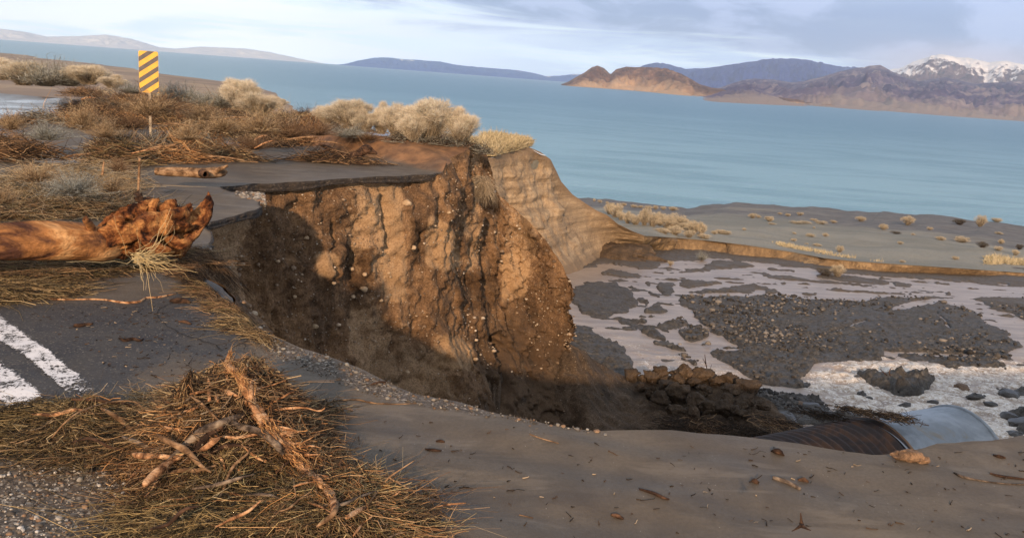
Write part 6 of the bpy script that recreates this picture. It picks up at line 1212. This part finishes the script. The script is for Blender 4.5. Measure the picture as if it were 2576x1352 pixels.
BL = [(270, 660, 62, 0, 'grey rock between the clods and the foam'), (450, 700, 88, 0, 'broad flat grey rock left of the culvert'), (340, 765, 36, 0, 'small grey rock below the broad flat one'), (140, 680, 36, 1, 'small tan rock beside the clods'), (570, 600, 50, 1, 'low brown rock at the edge of the foam'), (690, 610, 70, 0, 'dark rubble rock in front of the foam left of the culvert'), (800, 680, 62, 0, 'dark rock touching the rusty culvert'), (1000, 680, 50, 0, 'dark rock behind the rusty culvert'), (640, 665, 40, 0, 'small dark rock in the rubble'), (300, 500, 36, 0, 'little dark rock at the stream edge behind the clods'), (380, 545, 30, 0, 'second little dark rock at the stream edge'),
      (2440, 700, 58, 0, 'rounded wet boulder at the right beyond the silver culvert'), (2560, 760, 90, 0, 'largest wet boulder at the right edge'), (2500, 860, 60, 0, 'low wet boulder right of the culvert mouth'), (2600, 640, 50, 0, 'boulder at the far right edge'), (2150, 530, 48, 0, 'dark square rock in the rapids'), (2270, 590, 40, 0, 'flat dark rock in the rapids below the square one'), (2020, 445, 48, 1, 'flat brown rock in the rapids'), (1130, 508, 30, 0, 'small dark rock left of the gravel mound'), (1190, 545, 22, 0, 'tiny dark rock left of the gravel mound'), (1080, 355, 26, 0, 'dark rock at the tip of the gravel mound'), (1510, 605, 46, 0, 'low dark rock behind the silver culvert'), (1760, 580, 36, 0, 'dark rock just above the silver culvert'), (2440, 500, 60, 0, 'flat dark rock at the right side of the rapids')]
for i, (x_, y_, r_, c_, lb) in enumerate(BL):
    u_, v_ = 1851.5+x_*.2812, 845+y_*.2812; p = gp(u_, v_+r_*.28*.5, -3.95); d = np.linalg.norm(p-[0, 0, H]); V, Fq = rock_mesh(440+i, 3, .32, (1.25, 1, .62)); p[2] += r_*.2812*S*d/F*.12
    obj('boulder', mesh('boulder', V*r_*.2812*S*d/F, Fq, False), M_BRB if c_ else M_BLD, label=lb, cat='rock', group='rocks around the rapids', loc=tuple(p))
solo('dead_twig', 'two short dead twigs on the gravel mound in the rapids', 'twig', [limb([(2232, 943, 20.2, 1.4), (2222, 935, 20.2, 1.1), (2214, 925, 20.2, .7)], 7, 5, .2, 1, 510), limb([(2240, 945, 20.2, 1.4), (2237, 934, 20.2, 1.1), (2243, 922, 20.2, .7)], 7, 5, .2, 1, 511)], M_DARKWOOD)
# rubble around rapids and bars (stones nobody counts)
bd = []
for _ in range(9000):
    u_ = RNG.uniform(1700, 2576); v_ = RNG.uniform(745, 1040); bd.append((u_, v_))
bd = np.array(bd); Pg = np.array([gp(*q) for q in bd]); inb = np.zeros(len(bd), bool)
for b in BARS: inb |= inpoly(bd[:, 0], bd[:, 1], b)
Pg = Pg[inb]; dens = fbm(Pg*[1, 1, 0], .35, 3, 131); Pg = Pg[RNG.random(len(Pg)) < np.clip(.4+dens*1.8, .05, 1)]; Pg[:, 2] += .12
pebbles('gravel_stones', Pg, np.clip(RNG.lognormal(math.log(.045), .45, len(Pg)), .02, .16), M_STONE, [(.05, .046, .042), (.08, .072, .065), (.12, .11, .10), (.22, .2, .18), (.04, .037, .035)], 'stones scattered over the dark gravel bars', 9)

# ------------------------------------------------------------------ culvert pipes
def pipe(name, lab, A, a, L, R_, th_, pitch, amp, mats, rim_part=True):
    up = np.array([0, 0, 1.]); side = np.cross(a, up); side /= np.linalg.norm(side); upp = np.cross(side, a); n1 = max(40, int(L/ (pitch/7))) if amp > 0 else 40; s1 = np.linspace(0, L, n1); th = np.linspace(0, 2*math.pi, 73)
    def cyl(r_fn, rev):
        V = np.array([[A+a*s_q+(side*math.cos(t_)+upp*math.sin(t_))*r_fn(s_q, t_) for t_ in th] for s_q in s1]).reshape(-1, 3); return V, [grid_faces(n1, 73, rev)]
    dent = lambda s_q, t_: .02*math.sin(3*t_+s_q*1.3)
    # helical corrugation
    o1 = cyl(lambda s_q, t_: R_+amp*math.sin(2*math.pi*(s_q/pitch+t_/(2*math.pi)))+dent(s_q, t_), False); o2 = cyl(lambda s_q, t_: R_-th_+amp*math.sin(2*math.pi*(s_q/pitch+t_/(2*math.pi)))+dent(s_q, t_), True)
    e = empty(name, tuple(A-[0, 0, R_]), lab, 'culvert'); lc = np.array(e.location)
    joined('pipe_wall', [(o1[0]-lc, o1[1]), (o2[0]-lc, o2[1])], mats[0], parent=e)
    for s_q in (L,):
        prof = [(0, R_-th_-.01), (0, R_+.035), (-.05 if s_q else .05, R_+.035), (-.05 if s_q else .05, R_-.0)]
        V = np.array([[A+a*(s_q+z_)+(side*math.cos(t_)+upp*math.sin(t_))*(r_+dent(s_q, t_)) for t_ in th] for z_, r_ in prof]).reshape(-1, 3); joined('rim_band', [(V-lc, [grid_faces(4, 73)])], mats[1], parent=e)
    return e
ax = np.array([.905, .425, .02]); ax /= np.linalg.norm(ax)
m1, n1_, b1_ = newmat('rusty_dark_steel'); co = coord(n1_); q = noise(n1_, co, 2.2, 7, .65, .5); put(n1_, b1_, 'Base Color', ramp(n1_, q, [(.36, (.022, .016, .016)), (.5, (.05, .035, .032)), (.62, (.12, .065, .04))])); put(n1_, b1_, 'Roughness', maprange(n1_, q, .35, .65, .65, .9)); b1_.inputs['Metallic'].default_value = .1; bump(n1_, b1_, noise(n1_, co, 20, 4), .4, .02)
m2, n2_, b2_ = newmat('galvanised_steel'); co = coord(n2_); q = noise(n2_, co, 1.3, 6, .6, .6); q2 = noise(n2_, co, 9, 4, .6); c = mixc(n2_, maprange(n2_, q, .38, .62), (.36, .41, .47), (.24, .28, .32)); c = mixc(n2_, math_(n2_, 'MULTIPLY', maprange(n2_, q, .6, .7), .7), c, (.26, .22, .16)); put(n2_, b2_, 'Base Color', c); put(n2_, b2_, 'Roughness', maprange(n2_, q2, .3, .7, .5, .75)); b2_.inputs['Metallic'].default_value = .25
m3, n3_, b3_ = newmat('rust_edge'); co = coord(n3_); put(n3_, b3_, 'Base Color', mixc(n3_, noise(n3_, co, 9, 5), (.10, .05, .03), (.30, .19, .11))); put(n3_, b3_, 'Roughness', .8)
cr0 = gd(2236, 1036, 14.9); J = cr0-[0, 0, 1.38]
pipe('culvert_pipe', 'dark rusty corrugated culvert pipe half buried beside the road', J-ax*6.0, ax, 6.0, 1.15, .06, .17, .032, (m1, m3))
pipe('culvert_pipe', 'silver galvanised culvert section ending in the foaming rapids', J-ax*.12+[0, 0, .05], ax, 2.15, 1.09, .05, .3, .004, (m2, m2))
# soil and roots lying on the rusty pipe
parts = []
for q in [(1720, 1075, .6, .5, .22, 420, DARK), (1800, 1085, .7, .5, .25, 520, DARK+BROWN), (1880, 1092, .7, .4, .16, 380, DARK), (1960, 1068, .5, .3, .10, 220, DARK+BROWN), (2080, 1048, .6, .2, .08, 220, DARK), (2180, 1040, .5, .15, .08, 200, DARK+BROWN), (2260, 1052, .3, .2, .08, 160, DARK+BROWN)]:
    parts.append(clump(*q[:4], q[4]*.5, q[5], q[6], L=(.12, .4), r=(.004, .009), k=5, up=.15, d=14.9, curl=.7, cap=.1))
V, Fs, T = join(parts); obj('root_debris', mesh('root_debris', V, Fs, True, {'tint': T}), M_STRAW, kind='stuff', label='dark wet roots and brush lying over the culvert', cat='debris')

# ------------------------------------------------------------------ litter on the mud in front and on the asphalt
M_RCK = mat_stone('orange_brown_rock', (.10, .06, .035), (.30, .18, .10), 25)
for u_, v_, r_, fl, lb, m__ in [(2282, 1146, 26, (1.35, .8, .62), 'orange brown chunk of rock on the mud in front of the culvert', M_RCK), (2316, 1150, 16, (1.1, .8, .5), 'smaller orange chunk touching the orange brown rock', M_RCK)]:
    p = gz(u_, v_+8); d = np.linalg.norm(p-[0, 0, H]); V, Fq = rock_mesh(int(u_), 4, .34, fl); V = V+fbm(V, 5, 3, 4)[:, None]*V*.1; p[2] = r_*S*d/F*.3; obj('mud_rock', mesh('mud_rock', V*r_*S*d/F, Fq, False), m__, label=lb, cat='rock', loc=tuple(p))
def gl(pts, lift=0.):       # lying on the mud: (u, v, radius px)
    out = []
    for u_, v_, r_ in pts: p = gz(u_, v_); d = np.linalg.norm(p-[0, 0, H]); r = r_*S*d/F; out.append((p[0], p[1], zplat(p[:1], p[1:2])[0]+r*.75+lift, r))
    return out
LIT = [('stick', 'pale grey stick lying on the mud right of centre', [(1942, 1203, 4), (1965, 1210, 5), (1985, 1218, 5), (2014, 1231, 3.5)], M_GREYWOOD), ('stick', 'long dark stick on the mud near the bottom', [(1606, 1234, 2), (1640, 1246, 4), (1665, 1257, 4), (1683, 1261, 2)], M_DARKWOOD), ('bark_piece', 'dark red bark piece on the mud below the culvert', [(1944, 1136, 4), (1955, 1141, 9), (1968, 1144, 5)], M_DARKWOOD),
 ('bark_piece', 'small dark bark piece left of the pale grey stick', [(1890, 1213, 3), (1898, 1216, 6), (1908, 1220, 3)], M_DARKWOOD), ('bark_piece', 'small brown bark piece above the pale grey stick', [(2010, 1203, 3), (2022, 1204, 6), (2032, 1206, 3)], M_DARKWOOD), ('bark_piece', 'dark crumb of wood between the two sticks and the bottom edge', [(1540, 1291, 3), (1553, 1295, 6), (1567, 1298, 3)], M_DARKWOOD),
 ('twig', 'thin brown twig running off to the right edge of the mud', [(2400, 1188, 2), (2420, 1199, 3), (2470, 1208, 2), (2530, 1214, 1.6), (2600, 1216, 1.2)], M_GREYWOOD), ('twig', 'thin dark twig at the right edge of the mud', [(2490, 1186, 2), (2520, 1195, 3), (2600, 1204, 1.6)], M_DARKWOOD), ('straw', 'long pale straw near the broken lip', [(1332, 1094, 1), (1360, 1103, 1.3), (1405, 1113, 1)], M_TANWOOD), ('straw', 'short pale straw in the middle of the mud', [(1306, 1286, 1), (1342, 1294, 1.4)], M_TANWOOD),
 ('twig', 'small dark twig near the culvert rock at right', [(2500, 1142, 2), (2515, 1147, 4), (2528, 1148, 2)], M_DARKWOOD), ('stick', 'thick dark stick piece nearest the white line on the asphalt', [(188, 828, 4), (200, 829, 5), (218, 825, 4), (233, 823, 2.5)], M_DARKWOOD), ('stick', 'forked dark stick in the middle of the asphalt', [(301, 862, 2), (315, 869, 4), (335, 864, 3.5), (352, 868, 3), (361, 862, 1.5)], M_DARKWOOD), ('bark_piece', 'brown leafy bark lump on the asphalt above the crack', [(428, 762, 3), (445, 766, 8), (465, 765, 7), (479, 768, 3)], M_DARKWOOD),
 ('stick', 'short dark stick at the crumbling edge of the asphalt', [(556, 841, 2), (580, 838, 3), (608, 838, 2.5)], M_DARKWOOD), ('stick', 'dark twig piece right of the crack', [(450, 817, 2), (465, 819, 4), (480, 824, 2)], M_DARKWOOD), ('stick', 'curved dark stick left of the splintered root', [(405, 998, 2), (430, 994, 4), (448, 988, 4), (459, 980, 2)], M_DARKWOOD),
 ('vine', 'long orange vine lying across the edge of the mud above the asphalt', [(105, 752, 1.2), (140, 757, 2), (200, 756, 1.8), (255, 758, 1.8), (310, 767, 2.4), (350, 766, 2.4), (368, 754, 2.2), (400, 751, 2.2), (443, 741, 1.2)], M_SPLIT), ('vine', 'thin brown vine stretching from the root towards the cliff lip', [(690, 1012, 2), (760, 1014, 1.6), (815, 1014, 1.6), (842, 1007, 2), (898, 1004, 2), (935, 1011, 1.8), (1000, 1014, 1.2), (1060, 1012, .8)], M_TANWOOD),
 ('twig', 'small dark twig beside the gravel strip', [(930, 970, 1.5), (950, 966, 3), (975, 962, 1.5)], M_DARKWOOD), ('bark_piece', 'dark red wood crumb on the mud right of the root', [(1070, 1125, 2), (1090, 1128, 4), (1110, 1128, 2)], M_DARKWOOD), ('bark_piece', 'small red crumb above the dark red wood crumb', [(1098, 1101, 2), (1108, 1102, 3.4), (1118, 1103, 2)], M_DARKWOOD)]
HEAPFIX = False
for i, (nm, lb, pts, mt) in enumerate(LIT): solo(nm, lb, nm.replace('_', ' '), [limb(gl(pts), 26, 8, .3, .9, 600+i, plan=True)], mt)
solo('root_stub', 'small dark stub with roots standing in the mud at the bottom right', 'stub', [limb([(2016, 1318, 2.62, 6), (2015, 1302, 2.62, 2.5), (2014, 1288, 2.62, 1)], 10, 7, .3, 1, 650), limb([(2016, 1320, 2.6, 5), (2000, 1330, 2.58, 2), (1992, 1334, 2.57, 1)], 8, 6, .3, 1, 651), limb([(2016, 1320, 2.6, 5), (2030, 1328, 2.58, 2), (2040, 1332, 2.57, 1)], 8, 6, .3, 1, 652)], M_DARKWOOD)
# crumbs of wood and straw
q = np.concatenate([scatter_poly(px_poly([(820, 1040), (1500, 1090), (2100, 1130), (2576, 1130), (2576, 1352), (1000, 1352), (900, 1180)]), 190), scatter_poly(px_poly([(60, 790), (450, 745), (600, 830), (640, 900), (480, 960), (300, 960)]), 260)])
k = len(q); a = RNG.normal(size=k)*.7+.3; D = np.c_[np.cos(a), np.sin(a), 0*a]; C, R = strands(q+[0, 0, .003], D, RNG.lognormal(math.log(.018), .6, k).clip(.006, .07), RNG.uniform(.001, .0035, k), 5, .3, 0, wig=.04, taper=.6)
V, Fs, T = strand_part(C, R, pick(DARK+DARK+[(.35, .28, .2)], k), 5); obj('litter', mesh('litter', V, Fs, True, {'tint': T}), M_TWIG, kind='stuff', label='crumbs of bark and straw scattered over mud and asphalt', cat='litter')
# crack in the asphalt: a flat near-black strip on the surface
cp = resample([gz(*q)[:2] for q in [(440, 752), (432, 770), (400, 782), (393, 795), (398, 812), (412, 822), (412, 828), (432, 838), (455, 850), (480, 858), (510, 866), (540, 872), (557, 884)]], .012)
T_ = np.gradient(cp, axis=0); T_ /= np.linalg.norm(T_, axis=1, keepdims=True); Nn = np.c_[-T_[:, 1], T_[:, 0]]; jj = fbm(np.c_[cp*9, 0*cp[:, 0]], 1, 4, 5)[:, None]*.03; cp = cp+Nn*jj; wd = (.002+.0035*np.abs(fbm(np.c_[cp*20, 0*cp[:, 0]], 1, 2, 6)))[:, None]
G = np.stack([cp-Nn*wd, cp+Nn*wd], 1).reshape(-1, 2); mC, nC, bC = newmat('crack_dark'); put(nC, bC, 'Base Color', mixc(nC, noise(nC, coord(nC), 50), (.008, .008, .009), (.02, .018, .018))); put(nC, bC, 'Roughness', 1.)
obj('road_crack', mesh('road_crack', np.c_[G, zplat(G[:, 0], G[:, 1])+.005], grid_faces(len(cp), 2), True), mC, kind='structure', label='thin dark crack running through the asphalt', cat='crack')
V, Fq = rock_mesh(700, 5, .5, (1.5, 1, .55), 1.3); V = V+fbm(V, 3, 4, 7)[:, None]*V*.25; p = gp(1560, 650); obj('soil_mound', mesh('soil_mound', V*1.35, Fq, True, {'darken': np.zeros(len(V))}), M_CLOD, label='dark soil mound fallen at the foot of the tan bluff', cat='soil mound', loc=tuple(p+[0, 0, .1]))
# snow remnants
m_, n_, b_ = newmat('old_snow'); put(n_, b_, 'Base Color', mixc(n_, noise(n_, coord(n_), 8, 5), (.62, .64, .68), (.82, .82, .84))); put(n_, b_, 'Roughness', .7)
def snow(pts, name, lab):
    P_ = []
    for u_, v_, d, w_ in pts: p = gd(u_, v_, d); P_.append((p, w_*S*d/F))
    C = cat_rom([np.r_[p, w_] for p, w_ in P_], 40); V = []
    for i, q in enumerate(C):
        for k_, z_ in ((-1, -.02), (-.6, .008), (0, .012), (.6, .008), (1, -.02)): V.append((q[0], q[1]+k_*q[3]*2.6*(1+.4*math.sin(i*1.7)), q[2]+z_))
    obj(name, mesh(name, V, grid_faces(40, 5, True), True), m_, kind='stuff', label=lab, cat='snow')
0 and snow([(1052, 424, 13.5, .3), (1070, 427, 13.4, .6), (1085, 430, 13.3, .9), (1100, 431, 13.3, .8), (1108, 432, 13.3, .3)], 'snow_strip', 'small snow remnant at the pointed end of the far slab')
snow([(1334, 370, 38.2, 1), (1345, 378, 38.5, 4), (1360, 386, 38.9, 5), (1372, 390, 39.1, 1)], 'snow_strip', 'snow streak at the top edge of the tan bluff')

# ------------------------------------------------------------------ air
HZ = (-15000, -300, -16, 15000, 14200, 760)
bx = [(x_, y_, z_) for x_ in (HZ[0], HZ[3]) for y_ in (HZ[1], HZ[4]) for z_ in (HZ[2], HZ[5])]
me = bpy.data.meshes.new('haze'); me.from_pydata(bx, [], [(0, 1, 3, 2), (4, 6, 7, 5), (0, 4, 5, 1), (2, 3, 7, 6), (0, 2, 6, 4), (1, 5, 7, 3)]); me.update()
hm = bpy.data.materials.new('haze'); hm.use_nodes = True; hn = hm.node_tree; hn.nodes.clear(); ho = N(hn, 'ShaderNodeOutputMaterial'); pv = N(hn, 'ShaderNodeVolumePrincipled'); pv.inputs['Color'].default_value = (.66, .82, 1., 1); pv.inputs['Density'].default_value = 8e-5; hn.links.new(pv.outputs[0], ho.inputs['Volume'])
hz = obj('haze', me, hm, kind='stuff', label='pale blue air between the viewer and the mountains', cat='haze')
